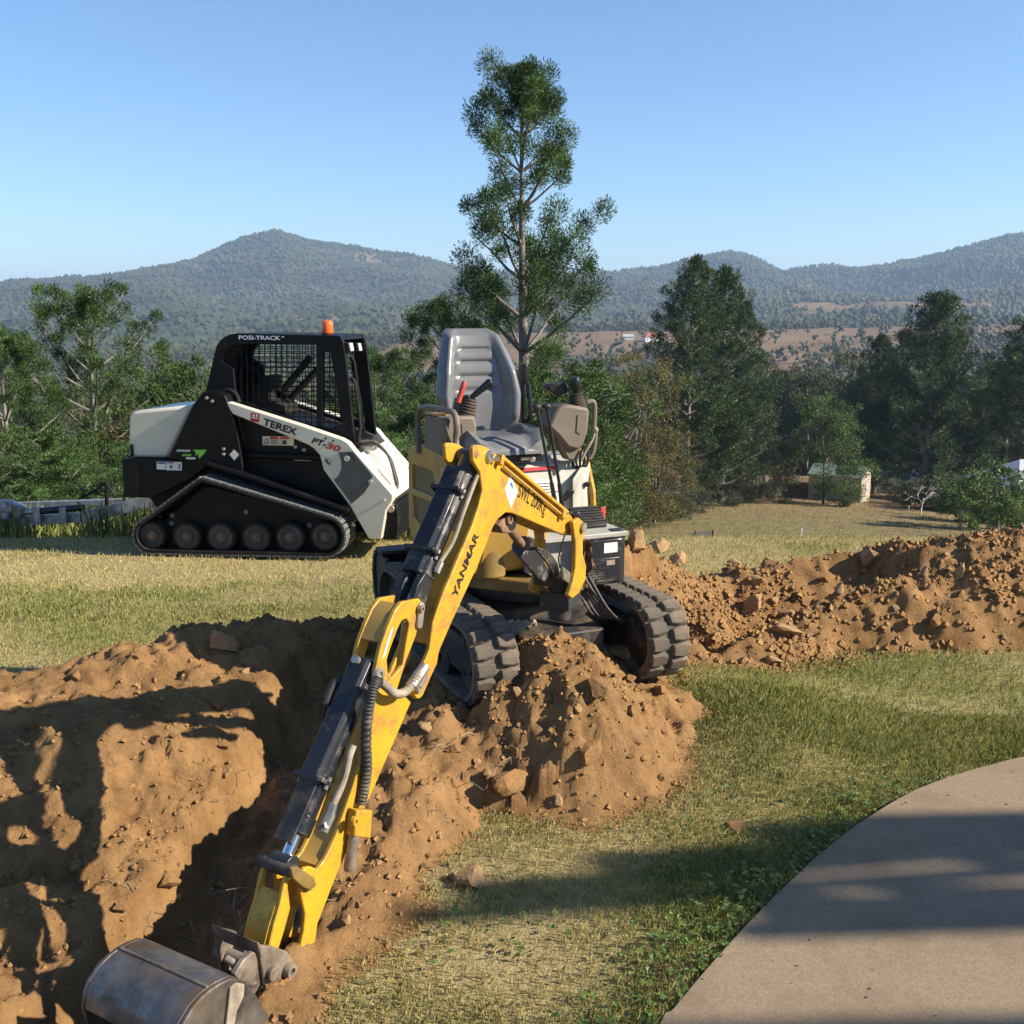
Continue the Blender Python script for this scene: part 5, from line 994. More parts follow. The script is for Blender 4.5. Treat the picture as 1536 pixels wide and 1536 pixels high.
mb = MB(); mb.tube([seam[0] + nn_ * 0.001, seam[0].lerp(seam[1], 0.5) + nn_ * 0.001, seam[1] + nn_ * 0.001], 0.0035, 6); P('weld_seam', mb, 'hitch_steel', 0, bu)
for k in range(4):
    c = B(398, 1592, WB) - Bn * (0.03 + k * 0.07); mb = MB(); mb.hexa([c + Bn * 0.016, c - Bn * 0.016, c - Bn * 0.012 + Bd * 0.0 - UP * 0.05 - Bd * 0.03, c + Bn * 0.012 - UP * 0.05 - Bd * 0.03, c + Bn * 0.016 + Bd * 0.02, c - Bn * 0.016 + Bd * 0.02, c - Bn * 0.012 - UP * 0.052 - Bd * 0.026, c + Bn * 0.012 - UP * 0.052 - Bd * 0.026]); P('bucket_tooth', mb, 'bucket_steel', 0.001, bu)

# boom cylinder below the boom
q0, q1 = B(757, 782, 0.0), B(818, 868, -0.01)
br3, u3, n3, L3 = ram('boom_cylinder', q1, q0, 0.030, None, (), 0.62, barrel='black_worn', rod='rusty')
mb = MB(); gp = [(779, 838), (784, 826), (800, 825), (812, 838), (821, 862), (815, 872), (806, 868)]; mb.prism(bp(gp, 0.05), Bn * 0.008); P('cylinder_guard', mb, 'black_worn', 0.003, br3)
pin(763, 779, 0.03, 0.018, 'rusty', br3); mb = MB(); mb.prism(bp([(748, 788), (758, 776), (769, 774), (776, 784), (770, 800), (755, 800)], 0.028), -Bn * 0.056); P('cylinder_lug', mb, 'rusty', 0.004, br3)
mb = MB()
for k in range(5): mb.tube([B(796 + 2 * k, 822, 0.03 + 0.006 * k), B(806 + 4 * k, 826 + k, 0.05), B(822 + 3 * k, 846, 0.05), B(830 + 2 * k, 862, 0.03)], 0.0055, 6, smooth=4)
P('hydraulic_hose', mb, 'hose', 0, br3)
mb = MB(); mb.prism(bp([(841, 850), (852, 858), (853, 877), (842, 869)], 0.06), Bn * 0.01); P('lamp_bracket', mb, 'zinc', 0.002, br3)
mb = MB(); mb.tube([B(849, 796, 0.062), B(842, 820, 0.064), B(838, 838, 0.064), B(840, 852, 0.062)], 0.0028, 6, smooth=4); P('wire', mb, 'grip_black', 0, br3)
mb = MB()
for k in range(6): mb.tube([B(852 + 2 * k, 772 + 2 * k, 0.04), B(857 + 2 * k, 770, 0.055), B(862 + k, 785, 0.05), B(864 - k, 806, 0.05 - 0.01 * k)], 0.007, 8, smooth=4)
P('hose_bundle', mb, 'grip_black')
mb = MB()
for k in range(6): mb.tube([V(0.30 + 0.03 * k, 0.03 + 0.012 * k, 0.42), V(0.42 + 0.012 * k, 0.06 + 0.02 * k, 0.35 - 0.012 * k), V(0.46, 0.10 + 0.028 * k, 0.27 - 0.01 * k), V(0.40, 0.20 + 0.02 * k, 0.22)], 0.0055, 6, smooth=4)
P('hydraulic_hose', mb, 'hose')
# dark fill inside the body so that light does not pass through
mb = MB(); vbox(mb, -0.05, 0.30, -0.14, 0.06, 0.415, 0.55); P('dark_fill', mb, 'black_dusty', 0.01)
mb = MB(); c = V(0.26, -0.26, 0.50); mb.cyl(c - UP * 0.09, c + UP * 0.10, 0.075, seg=28); P('fuel_tank', mb, 'yellow_grimy_shaded', 0.012)
mb = MB(); vbox(mb, 0.10, 0.26, -0.32, -0.14, 0.415, 0.66); P('tank_side', mb, 'yellow_grimy_shaded', 0.02)

# a rag hung on the hoses
mb = MB(); rr = []
for j in range(9):
    v = j / 8; row = []
    for i in range(8):
        u = i / 7; row.append(V(0.45 + 0.018 * math.sin(u * 9 + v * 3), 0.075 + 0.045 * (u - 0.5) * (0.6 + 0.9 * v) + 0.02 * v, 0.565 - 0.13 * v - 0.02 * math.sin(u * 5 + 1) * v))
    rr.append(row)
mb.loft(rr, caps=False, close=False); rg = mb.build('rag', 'rag', None, angle=60); s_ = rg.modifiers.new('thick', 'SOLIDIFY'); s_.thickness = 0.006
tag(rg, 'crumpled brown rag hanging from the hoses beside the excavator boom', 'rag')
# ================================================================== TRACKED LOADER
LYC = 8.91
def S(zx, zy, Y): return at_y(160 + zx / 3.2, 460 + zy / 3.2, Y)
def SS(lst, Y): return [S(x, y, Y) for x, y in lst]
def mir(p): return Vector((p.x, 2 * LYC - p.y, p.z))
LB = Vector((-2.15, LYC, S(600, 1198, 8.30).z))
LD = thing('tracked_loader', 'black and cream compact tracked loader with mesh-sided cab parked on the lawn edge', 'loader', LB)
def Q(name, mb, m, bevel=0.0, parent=None, angle=35): return mb.build(name, m, parent or LD, bevel=bevel, angle=angle)
def both(lst, Y0, Y1, name, m, bevel=0.004, parent=None):
    out = []
    for far in (False, True):
        pts = SS(lst, Y0); pts = [mir(p) for p in pts] if far else pts; mb = MB(); mb.prism(pts, (0, (Y1 - Y0) * (-1 if far else 1), 0)); out.append(Q(name, mb, m, bevel, parent))
    return out
# chassis, engine cover, rear
mb = MB(); mb.prism(SS([(78, 748), (505, 748), (700, 800), (1090, 790), (1210, 960), (1180, 1060), (280, 1060), (200, 932), (80, 930)], 8.60), (0, 0.62, 0)); Q('chassis', mb, 'black_paint', 0.01)
mb = MB(); mb.prism(SS([(99, 560), (101, 540), (108, 522), (122, 511), (145, 506), (432, 474), (420, 500), (300, 735), (98, 735)], 8.52), (0, 0.78, 0)); ec = Q('engine_cover', mb, 'cream', 0.03)
mb = MB(); mb.box(S(117, 700, 8.515), (0.012, 0, 0), (0, 0.012, 0), (0, 0, 0.05)); Q('cover_latch', mb, 'black_rubber', 0.003, ec)
mb = MB(); mb.prism(SS([(70, 745), (165, 745), (165, 930), (78, 930)], 8.44), (0, 0.94, 0)); Q('rear_bumper', mb, 'black_rubber', 0.01)
both([(166, 745), (530, 745), (420, 835), (225, 930), (166, 930)], 8.44, 8.62, 'side_box', 'black_paint', 0.006)
tw = both([(490, 412), (545, 405), (600, 425), (622, 470), (650, 560), (675, 660), (690, 760), (690, 800), (520, 757), (312, 737), (440, 475)], 8.40, 8.56, 'lift_tower', 'black_paint', 0.008)
both([(560, 440), (640, 480), (1020, 640), (1075, 700), (1092, 780), (1215, 962), (700, 812), (560, 770)], 8.52, 8.62, 'side_panel', 'black_paint', 0.006)
for far in (False, True):
    pts = [S(520, 757, 8.36), S(690, 802, 8.36), S(1218, 968, 8.36)]; pts = [mir(p) for p in pts] if far else pts
    mb = MB(); mb.tube(pts, 0.022, 10); mb.box((pts[0] + pts[1]) / 2 + Vector((0, 0.08 * (-1 if far else 1), 0)), (pts[1] - pts[0]) / 2, (0, 0.08, 0), (0, 0, 0.008)); mb.box((pts[2] + pts[1]) / 2 + Vector((0, 0.08 * (-1 if far else 1), 0)), (pts[2] - pts[1]) / 2, (0, 0.08, 0), (0, 0, 0.008)); Q('fender', mb, 'black_paint', 0.002)
# cab
cab_o = [(485, 430), (545, 192), (562, 166), (586, 146), (616, 133), (650, 128), (1148, 137), (1166, 146), (1176, 168), (1184, 215), (1232, 652), (1180, 632), (980, 566), (600, 452)]
h1 = [(572, 262), (580, 228), (602, 196), (640, 180), (1044, 182), (1044, 570), (872, 518), (668, 452), (640, 400), (632, 300)]
h2 = [(1072, 212), (1112, 214), (1178, 590), (1074, 566)]
for far in (False, True):
    Yc = 8.555; g = (lambda L: [mir(p) for p in SS(L, Yc)]) if far else (lambda L: SS(L, Yc)); vec = Vector((0, -0.05 if far else 0.05, 0))
    mb = MB(); mb.plate(g(cab_o), [g(h1), g(h2)], vec); cb = Q('cab_side', mb, 'black_paint', 0.004)
    def span(poly, c, axis):
        out = []
        for i in range(len(poly)):
            p, q = poly[i], poly[(i + 1) % len(poly)]
            if (p[axis] - c) * (q[axis] - c) < 0: t = (c - p[axis]) / (q[axis] - p[axis]); out.append(p[1 - axis] + t * (q[1 - axis] - p[1 - axis]))
        return (min(out), max(out)) if len(out) >= 2 else None
    mb = MB()
    for poly, x0, x1 in ((h1, 580, 1044), (h2, 1075, 1176)):
        for x in np.arange(x0, x1, 29.0):
            s_ = span(poly, x, 0)
            if s_: a, b = g([(x, s_[0]), (x, s_[1])]); mb.cyl(a + vec * 0.5, b + vec * 0.5, 0.0042, seg=5)
        for y in np.arange(192, 590, 24.0):
            s_ = span(poly, y, 1)
            if s_: a, b = g([(s_[0], y), (s_[1], y)]); mb.cyl(a + vec * 0.64, b + vec * 0.64, 0.0036, seg=5)
    Q('wire_mesh', mb, 'black_paint', 0, cb)
mb = MB(); rf = SS([(562, 166), (586, 146), (616, 133), (650, 128), (1148, 137), (1166, 146), (1170, 160), (1140, 158), (650, 150), (610, 160), (580, 185)], 8.606); mb.prism(rf, (0, 2 * (LYC - 8.606), 0)); Q('cab_roof', mb, 'black_paint', 0.004)
mb = MB(); mb.prism(SS([(489, 425), (549, 192), (562, 166), (572, 170), (560, 200), (504, 428)], 8.606), (0, 2 * (LYC - 8.606), 0)); Q('cab_rear_panel', mb, 'black_paint', 0.004)
mb = MB(); mb.prism(SS([(560, 300), (655, 300), (655, 450), (560, 430)], 8.66), (0, 0.06, 0)); mb.prism(SS([(560, 250), (640, 230), (655, 300), (560, 300)], 9.14), (0, 0.05, 0)); Q('cab_rear_post', mb, 'black_paint', 0.004)
mb = MB(); mb.prism(SS([(700, 420), (760, 330), (790, 330), (800, 440), (880, 470), (880, 520), (700, 480)], 8.78), (0, 0.30, 0)); Q('operator_seat', mb, 'black_rubber', 0.02)
mb = MB()
for a, b in (((850, 400), (985, 240)), ((885, 440), (1045, 275))): mb.cyl(S(*a, 8.92), S(*b, 8.92), 0.030, seg=12)
mb.cyl(S(680, 300, 9.0), S(870, 430, 9.0), 0.035, seg=12); Q('lap_bar', mb, 'black_rubber')
mb = MB(); mb.prism(SS([(600, 452), (980, 566), (1180, 632), (1232, 652), (1215, 690), (600, 520)], 8.62), (0, 0.58, 0)); Q('cab_floor', mb, 'black_paint', 0.006)
# front frame, rails and lamps
mb = MB(); 
for Yp in (8.60, 9.22): mb.tube([S(1160, 240, Yp), S(1175, 262, Yp), S(1205, 480, Yp), S(1232, 655, Yp)], 0.020, 8)
mb.tube([S(1160, 175, 8.60), S(1160, 175, 9.22)], 0.022, 8); Q('front_frame', mb, 'black_paint')
mb = MB(); mb.tube([S(1205, 345, 8.60), S(1225, 350, 8.6), S(1236, 400, 8.60), S(1256, 560, 8.60), S(1250, 600, 8.60), S(1246, 640, 8.60)], 0.013, 8, smooth=4); Q('grab_rail', mb, 'black_rubber')
mb = MB(); mb.tube([S(1150, 310, 8.58), S(1185, 315, 8.58), S(1195, 360, 8.58), S(1215, 540, 8.58), S(1200, 570, 8.58), S(1170, 575, 8.58)], 0.010, 8, smooth=4); Q('grab_rail', mb, 'black_rubber')
for Yl in (8.62, 9.16):
    c = S(1190, 195, Yl); mb = MB(); mb.box(c, (0.034, 0, 0.008), (0, 0.05, 0), (-0.008, 0, 0.04)); lm = Q('work_lamp', mb, 'black_rubber', 0.008)
    mb = MB(); mb.box(c + Vector((0.037, 0, 0.006)), (0.004, 0, 0.001), (0, 0.042, 0), (-0.006, 0, 0.032)); Q('lamp_lens', mb, 'lens', 0.002, lm)
c = S(1085, 136, 8.74); mb = MB(); mb.lathe(c, UP, [(0.052, 0), (0.052, 0.014), (0.046, 0.018)], 24); bc = Q('beacon_base', mb, 'black_rubber')
mb = MB(); mb.lathe(c + UP * 0.016, UP, [(0.046, 0), (0.047, 0.03), (0.047, 0.085), (0.040, 0.100), (0.02, 0.106)], 24); Q('beacon_dome', mb, 'beacon', 0, bc, 50)
# loader arms
arm_o = [(600, 455), (980, 565), (1180, 628), (1212, 646), (1242, 682), (1430, 888), (1426, 918), (1396, 962), (1372, 1098), (1312, 1098), (1218, 942), (1092, 776), (1074, 708), (1046, 676), (1010, 655), (640, 515)]
arms = both(arm_o, 8.40, 8.50, 'loader_arm', 'cream', 0.008)
AN = arms[0]
mb = MB(); mb.prism(SS([(1165, 690), (1236, 688), (1330, 798), (1324, 830), (1290, 882), (1228, 934), (1142, 822), (1166, 802), (1180, 766), (1178, 730)], 8.396), (0, 0.0035, 0)); Q('dark_panel', mb, 'arm_grey', 0.0, AN)
for x, y, r in ((1207, 720, 0.022), (1321, 826, 0.015), (1386, 915, 0.012)):
    mb = MB(); mb.lathe(S(x, y, 8.397), (0, -1, 0), [(r, -0.002), (r, 0.008), (r * 0.5, 0.008), (r * 0.45, 0.002), (0.001, 0.002)], 18); b_ = Q('boss', mb, 'cream', 0, AN)
mb = MB(); mb.tube([S(1106, 722, 8.396), S(1124, 748, 8.396)], 0.016, 10); Q('slot', mb, 'ink', 0, AN)
for x, y in ((1103, 626), (1140, 637)):
    mb = MB(); mb.lathe(S(x, y, 8.397), (0, -1, 0), [(0.009, -0.002), (0.009, 0.005), (0.003, 0.007)], 12); Q('arm_bolt', mb, 'ink', 0, AN)
# cross member between the arms, coupler and hoses at the front
mb = MB(); a0, a1, a2 = S(1262, 694, 8.502), S(1400, 850, 8.502), S(1428, 905, 8.502); d1 = (a1 - a0).normalized(); n1 = Vector((-d1.z, 0, d1.x)); n1 = n1 if n1.z < 0 else -n1
mb.prism([a0, a1, a2, a2 + n1 * 0.05, a1 + n1 * 0.05, a0 + n1 * 0.05], (0, 2 * (LYC - 8.502), 0)); Q('arm_crossmember', mb, 'cream', 0.004)
for k in range(3):
    c = a0.lerp(a1, 0.62 + 0.14 * k) - n1 * 0.012 + Vector((0, 0.10, 0)); mb = MB(); mb.box(c, d1 * 0.035, (0, 0.05, 0), n1 * 0.012); Q('valve_cover', mb, 'cream', 0.005)
mb = MB(); mb.prism(SS([(1392, 955), (1440, 930), (1450, 1010), (1440, 1100), (1376, 1100)], 8.46), (0, 0.9, 0)); Q('attachment_plate', mb, 'black_paint', 0.006)
mb = MB(); c = S(1415, 955, 8.44); mb.cyl(c, c + Vector((0, 0.1, 0)), 0.03, seg=14); Q('coupler_pin', mb, 'zinc', 0.003)
mb = MB()
for k in range(3): mb.tube([S(1250, 640 + 6 * k, 8.62 + 0.06 * k), S(1320, 640 + 8 * k, 8.66 + 0.06 * k), S(1380, 700 + 6 * k, 8.7 + 0.06 * k), S(1410, 790, 8.7 + 0.05 * k), S(1425, 860, 8.7 + 0.05 * k)], 0.012, 8, smooth=5)
Q('hydraulic_hose', mb, 'hose')
mb = MB(); mb.box(S(1290, 668, 8.66), (0.06, 0, 0), (0, 0.05, 0), (0, 0, 0.02)); Q('valve_block', mb, 'zinc', 0.004)
# lift cylinders
for far in (False, True):
    a, b = S(690, 712, 8.50), S(1078, 718, 8.50); a, b = (mir(a), mir(b)) if far else (a, b); mb = MB(); mb.cyl(a, b, 0.028, seg=14); Q('lift_cylinder', mb, 'black_paint')
for x, y in ((512, 440), (540, 455), (597, 685), (597, 710), (943, 670), (985, 684)):
    mb = MB(); mb.lathe(S(x, y, 8.398 if x < 700 else 8.515), (0, -1, 0), [(0.014, -0.004), (0.014, 0.01), (0.006, 0.016)], 12); Q('bolt_head', mb, 'zinc')
mb = MB(); mb.tube([S(575, 410, 8.55), S(610, 400, 8.55), S(645, 425, 8.55), S(660, 460, 8.55)], 0.018, 8, smooth=4); Q('hydraulic_hose', mb, 'black_rubber')
# tracks
loop = []
for k in range(9): t = math.radians(170 - 82 * k / 8 + 0); 
def arc(cx, cy, r, a0, a1, n): return [(cx + r * math.cos(math.radians(a0 + (a1 - a0) * k / n)), cy + r * math.sin(math.radians(a0 + (a1 - a0) * k / n))) for k in range(n + 1)]
loop = arc(228, 1112, 84, 215, 90, 12) + [(500, 1194), (800, 1190)] + arc(1106, 1092, 94, 88, -72, 16) + [(960, 955), (800, 913), (650, 873)] + arc(492, 862, 30, -78, -130, 4)
def resample(pts, n):
    pts = [Vector((x, y)) for x, y in pts]; d = [0.0]
    for i in range(len(pts)): d.append(d[-1] + (pts[(i + 1) % len(pts)] - pts[i]).length)
    out = []
    for k in range(n):
        s = d[-1] * k / n; i = max(j for j in range(len(pts)) if d[j] <= s); p, q = pts[i], pts[(i + 1) % len(pts)]; t = (s - d[i]) / max(d[i + 1] - d[i], 1e-6); out.append((p.lerp(q, t), (q - p).normalized()))
    return out
for far in (False, True):
    Y0, Y1 = 8.30, 8.575; rs = resample(loop, 180); ws = []
    for p, t in rs:
        w = S(p.x, p.y, Y0); tw_ = (S(p.x + t.x * 10, p.y + t.y * 10, Y0) - w).normalized(); nn = Vector((tw_.z, 0, -tw_.x)); ws.append((w, tw_, nn))
    cen = sum((w for w, _, _ in ws), Vector()) / len(ws)
    if sum(n.dot(w - cen) for w, _, n in ws) < 0: ws = [(w, t, -n) for w, t, n in ws]
    fx = (lambda p: mir(p)) if far else (lambda p: p)
    mb = MB(); mb.loft([[fx(w), fx(w + Vector((0, Y1 - Y0, 0))), fx(w + Vector((0, Y1 - Y0, 0)) - n * 0.022), fx(w - n * 0.022)] for w, _, n in ws + ws[:1]], caps=False); bt = Q('track', mb, 'black_rubber')
    mb = MB(); rl = resample(loop, 92)
    for p, t in rl:
        w = S(p.x, p.y, Y0); tw_ = (S(p.x + t.x * 10, p.y + t.y * 10, Y0) - w).normalized(); nn = Vector((tw_.z, 0, -tw_.x)); nn = nn if nn.dot(w - cen) > 0 else -nn
        for y0, y1 in ((0.0, 0.12), (0.155, 0.275)):
            c = w + Vector((0, (y0 + y1) / 2, 0)) + nn * 0.008; mb.box(fx(c), tw_ * 0.019, Vector((0, (y1 - y0) / 2, 0)), Vector((nn.x, 0, nn.z)) * 0.011)
    Q('tread_lug', mb, 'lug_grey', 0.002, bt)
    if True:
        for i, (x, y) in enumerate(((232, 1112), (412, 1112), (585, 1110), (760, 1106), (930, 1102), (1102, 1092))):
            c = fx(S(x, y, 8.37)); ax = (0, -1, 0) if not far else (0, 1, 0); r = 0.127
            mb = MB(); mb.lathe(c, ax, [(r, -0.15), (r, 0.0), (r - 0.008, 0.012), (r - 0.030, 0.012), (r - 0.036, 0.002), (r - 0.042, -0.018), (0.05, -0.012), (0.045, 0.0), (0.02, 0.004)], 32); wh_ = Q('road_wheel', mb, 'black_rubber')
            mb = MB(); mb.lathe(c, ax, [(r - 0.028, 0.0125), (r - 0.028, 0.0145), (r - 0.033, 0.0145), (r - 0.033, 0.0125)], 40); Q('rim_highlight', mb, 'arm_grey', 0, wh_)  # grey ring paints in the highlight round the rim
            mb = MB(); mb.lathe(c, ax, [(0.040, -0.004), (0.040, 0.012), (0.030, 0.018), (0.022, 0.018), (0.020, 0.026), (0.004, 0.028)], 20); Q('wheel_hub', mb, 'rusty' if i == 0 else 'arm_grey', 0, wh_)
        mb = MB(); mb.prism([fx(S(x, y, 8.44)) for x, y in ((240, 1170), (240, 1080), (490, 870), (540, 868), (1120, 1010), (1180, 1080), (1120, 1165))], (0, -0.1 if far else 0.1, 0)); Q('track_frame', mb, 'black_paint', 0.006)
        for x, y in ((332, 1012), (328, 1050), (1020, 1042), (705, 985)):
            mb = MB(); mb.lathe(fx(S(x, y, 8.438)), (0, -1, 0) if not far else (0, 1, 0), [(0.022, -0.002), (0.020, 0.012), (0.008, 0.014)], 14); Q('frame_bolt', mb, 'lug_grey')
# decals
def decal(x0, y0, x1, y1, Y, m, par=LD, name='sticker', skew=0.0):
    mb = MB(); mb.prism(SS([(x0, y0), (x1, y0 + skew), (x1, y1 + skew), (x0, y1)], Y), (0, 0.001, 0)); return Q(name, mb, m, 0, par)
def lab(s, m, x0, y0, x1, y1, hpx, Y, par, shear=0.0, bold=0.04):
    o_, e_ = S(x0, y0, Y), S(x1, y1, Y); xd = e_ - o_; yd = Vector((-xd.z, 0, xd.x)); return text(s, m, par, o_, xd, yd, hpx / 3.2 * 8.5 / FPX, xd.length, shear=shear, bold=bold, depth=0.001)
Ya = 8.396
lab('TEREX', 'ink', 790, 566, 958, 616, 34, Ya, AN); lab('PT-', 'ink', 1031, 650, 1102, 670, 30, Ya, AN, 0.2); lab('30', 'ink_red', 1100, 672, 1172, 692, 30, Ya, AN, 0.2); lab('SWL', 'ink', 1207, 692, 1245, 740, 14, Ya - 0.004, AN)
lab('POSI-TRACK', 'ink_white', 660, 158, 868, 160, 20, 8.553, LD, 0.0, 0.025); lab('TM', 'ink_white', 872, 148, 886, 148, 6, 8.553, LD)
lg = decal(732, 508, 775, 549, Ya - 0.001, 'ink_red', AN, 'logo', 6); 
for xx in (742, 758): 
    mb = MB(); mb.prism(SS([(xx, 516), (xx + 8, 517), (xx + 8, 528), (xx, 527)], Ya - 0.0025), (0, 0.001, 0)); Q('logo_bar', mb, 'ink_white', 0, lg)
mb = MB(); mb.prism(SS([(738, 530), (770, 534), (770, 538), (738, 534)], Ya - 0.0025), (0, 0.001, 0)); Q('logo_bar', mb, 'ink_white', 0, lg)
st = decal(780, 621, 935, 664, 8.515, 'sticker_tan'); decal(818, 622, 857, 634, 8.513, 'ink_red', st, 'print'); decal(868, 623, 912, 633, 8.513, 'ink_red', st, 'print')
mb = MB(); mb.prism(SS([(786, 655), (800, 628), (814, 655)], 8.513), (0, 0.001, 0)); Q('warning_triangle', mb, 'ink', 0, st); mb = MB(); mb.prism(SS([(792, 651), (800, 636), (808, 651)], 8.5118), (0, 0.001, 0)); Q('warning_triangle', mb, 'sticker_tan', 0, st)
for k in range(3): decal(822, 640 + 7 * k, 852, 643 + 7 * k, 8.513, 'ink', st, 'print')
decal(880, 640, 900, 658, 8.513, 'ink', st, 'print')
st = decal(836, 701, 906, 722, 8.515, 'sticker'); decal(880, 703, 902, 720, 8.513, 'ink_blue', st, 'print'); decal(840, 706, 872, 710, 8.513, 'taupe', st, 'print')
st = decal(938, 706, 1019, 735, 8.515, 'sticker')
for k in range(3): decal(944, 711 + 8 * k, 1010 - 6 * k, 713.5 + 8 * k, 8.513, 'taupe', st, 'print')
st = decal(251, 752, 296, 790, 8.438, 'sticker'); decal(254, 754, 293, 763, 8.436, 'ink_blue', st, 'print')
st = decal(299, 752, 379, 793, 8.438, 'sticker'); decal(303, 754, 340, 760, 8.436, 'ink_red', st, 'print'); decal(364, 762, 370, 786, 8.436, 'ink', st, 'print'); decal(318, 768, 332, 784, 8.436, 'taupe', st, 'print')
mb = MB(); mb.prism(SS([(648, 686), (673, 712), (649, 739), (624, 712)], 8.398), (0, 0.001, 0)); Q('diamond_sticker', mb, 'sticker')
lgx = 8.398
for k, (x0, x1, y) in enumerate(((358, 428, 692), (384, 432, 713), (404, 452, 728))):
    mb = MB(); n_ = 9
    for i in range(n_):
        xa = x0 + (x1 - x0) * i / n_; mb.prism(SS([(xa, y + 10), (xa + 2, y), (xa + 5.2, y), (xa + 3.2, y + 10)], lgx), (0, 0.001, 0))
    Q('hire_lettering', mb, 'ink_white' if k != 1 else 'ink_green')
mb = MB(); mb.prism(SS([(440, 692), (508, 690), (494, 712), (470, 735), (468, 712), (452, 720), (456, 704)], lgx), (0, 0.001, 0)); Q('green_logo', mb, 'ink_green')

LD.rotation_euler = (0, 0, R(-7.5))
# ================================================================== SMALLER THINGS
# unseen timber frame right of the path, added to cast shadow bands on the concrete
PGR = thing('shadow_frame', 'unseen high timber frame with planks added to cast shadow bands on the concrete path', 'shadow caster', (12.0, 1.2, 0.0))
kz = 4.2 / math.tan(SUN_EL); SH = Vector((kz * math.cos(SUN_AZ), kz * math.sin(SUN_AZ), 0))
def plank(x0, y0, x1, y1, w):
    a = Vector((x0, y0, 4.2)) + SH; b = Vector((x1, y1, 4.2)) + SH; b = a + (b - a) * ((12.9 - a.x) / (b.x - a.x)); u = (b - a) / 2; n = Vector((-u.y, u.x, 0)).normalized(); mb = MB(); mb.box((a + b) / 2, u, n * w, (0, 0, 0.02)); mb.build('plank', 'timber', PGR, bevel=0.004)
for x0, y0, x1, y1, w in ((-0.15, 2.62, 3.9, 3.20, 0.055), (0.25, 2.80, 4.0, 3.12, 0.05), (0.75, 2.97, 4.1, 3.12, 0.06), (-0.3, 2.50, 3.6, 2.98, 0.035), (1.25, 2.83, 4.0, 2.90, 0.022), (1.3, 2.76, 4.1, 2.80, 0.018), (0.62, 2.52, 4.1, 2.46, 0.07), (0.55, 2.42, 4.0, 2.60, 0.04), (1.0, 2.60, 4.2, 2.66, 0.03), (-0.1, 1.98, 4.0, 2.12, 0.07), (-0.3, 1.85, 4.0, 1.92, 0.09), (-0.2, 1.66, 4.0, 1.66, 0.09)): plank(x0, y0, x1, y1, w)
for x in (11.5, 12.6):
    mb = MB(); mb.box((x, 1.2, 4.11), (0.045, 0, 0), (0, 1.3, 0), (0, 0, 0.055)); mb.build('crossbeam', 'timber', PGR, bevel=0.005)
    for y in (-0.05, 2.45):
        mb = MB(); mb.box((x, y, 2.02), (0.05, 0, 0), (0, 0.05, 0), (0, 0, 2.035)); mb.build('post', 'timber', PGR, bevel=0.005)
# shed with green roof
def house(name, label, c, yaw, L, W, hw_, rise, wall, roof, hip=False, eave=0.35):
    T_ = thing(name, label, 'shed' if 'shed' in name else 'house', c); cx, sx = math.cos(yaw), math.sin(yaw)
    def q(x, y, z): return Vector(c) + Vector((x * cx - y * sx, x * sx + y * cx, z))
    mb = MB(); a, b = L / 2, W / 2
    if hip: mb.hexa([q(-a, -b, -1.5), q(a, -b, -1.5), q(a, b, -1.5), q(-a, b, -1.5), q(-a, -b, hw_), q(a, -b, hw_), q(a, b, hw_), q(-a, b, hw_)])
    else: mb.prism([q(-a, -b, -1.5), q(-a, b, -1.5), q(-a, b, hw_), q(-a, 0, hw_ + rise), q(-a, -b, hw_)], q(L, 0, 0) - q(0, 0, 0))
    w_ = mb.build('wall', wall, T_)
    mb = MB(); e = eave
    if hip:
        r = W / 2; mb.add([q(-a - e, -b - e, hw_ + 0.02), q(a + e, -b - e, hw_ + 0.02), q(a + e, b + e, hw_ + 0.02), q(-a - e, b + e, hw_ + 0.02), q(-a + r, 0, hw_ + rise), q(a - r, 0, hw_ + rise)], [(0, 1, 5, 4), (1, 2, 5), (2, 3, 4, 5), (3, 0, 4), (3, 2, 1, 0)])
    else:
        for sg in (-1, 1):
            p0, p1 = (-a - e, sg * (b + e), hw_ - e * rise / b + 0.03), (-a - e, 0, hw_ + rise + 0.03); P_ = [q(*p0), q(*p1), q(*p1) + UP * 0.06, q(*p0) + UP * 0.06]; mb.prism(P_, q(L + 2 * e, 0, 0) - q(0, 0, 0))
    mb.build('roof', roof, T_); return T_, q
c = px_base(1266, 117); c.z += 0.5
sT, q = house('garden_shed', 'small tan shed with a green metal roof at the bottom of the slope', c, R(-32), 5.6, 4.2, 2.5, 0.9, 'wall_tan', 'roof_green', False, 0.15)
mb = MB(); mb.hexa([q(2.82, -0.2, 0.3), q(2.86, -0.2, 0.3), q(2.86, 0.35, 0.3), q(2.82, 0.35, 0.3), q(2.82, -0.2, 1.9), q(2.86, -0.2, 1.9), q(2.86, 0.35, 1.9), q(2.82, 0.35, 1.9)]); mb.build('door', 'roof_grey', sT)
mb = MB(); mb.hexa([q(0.2, -2.14, 0.0), q(1.0, -2.14, 0.0), q(1.0, -2.105, 0.0), q(0.2, -2.105, 0.0), q(0.2, -2.14, 2.0), q(1.0, -2.14, 2.0), q(1.0, -2.105, 2.0), q(0.2, -2.105, 2.0)]); mb.build('door', 'wall_cream', sT)
c = px_base(1212, 121); house('garden_shed', 'low brown shed in the shade beside the round tree', c, R(-8), 5.0, 3.0, 1.9, 0.5, 'timber', 'timber', False, 0.15)
c = px_base(1545, 114); c.z += 0.9; house('house', 'tan house with a large pale grey hip roof below the slope', c, R(20), 9.5, 8, 2.2, 2.6, 'wall_tan', 'roof_grey', True, 0.6)
c = px_base(1338, 150); house('house', 'white-walled house half hidden behind the broad dark pine', c, R(5), 8, 6, 2.4, 1.5, 'wall_white', 'roof_grey', True)
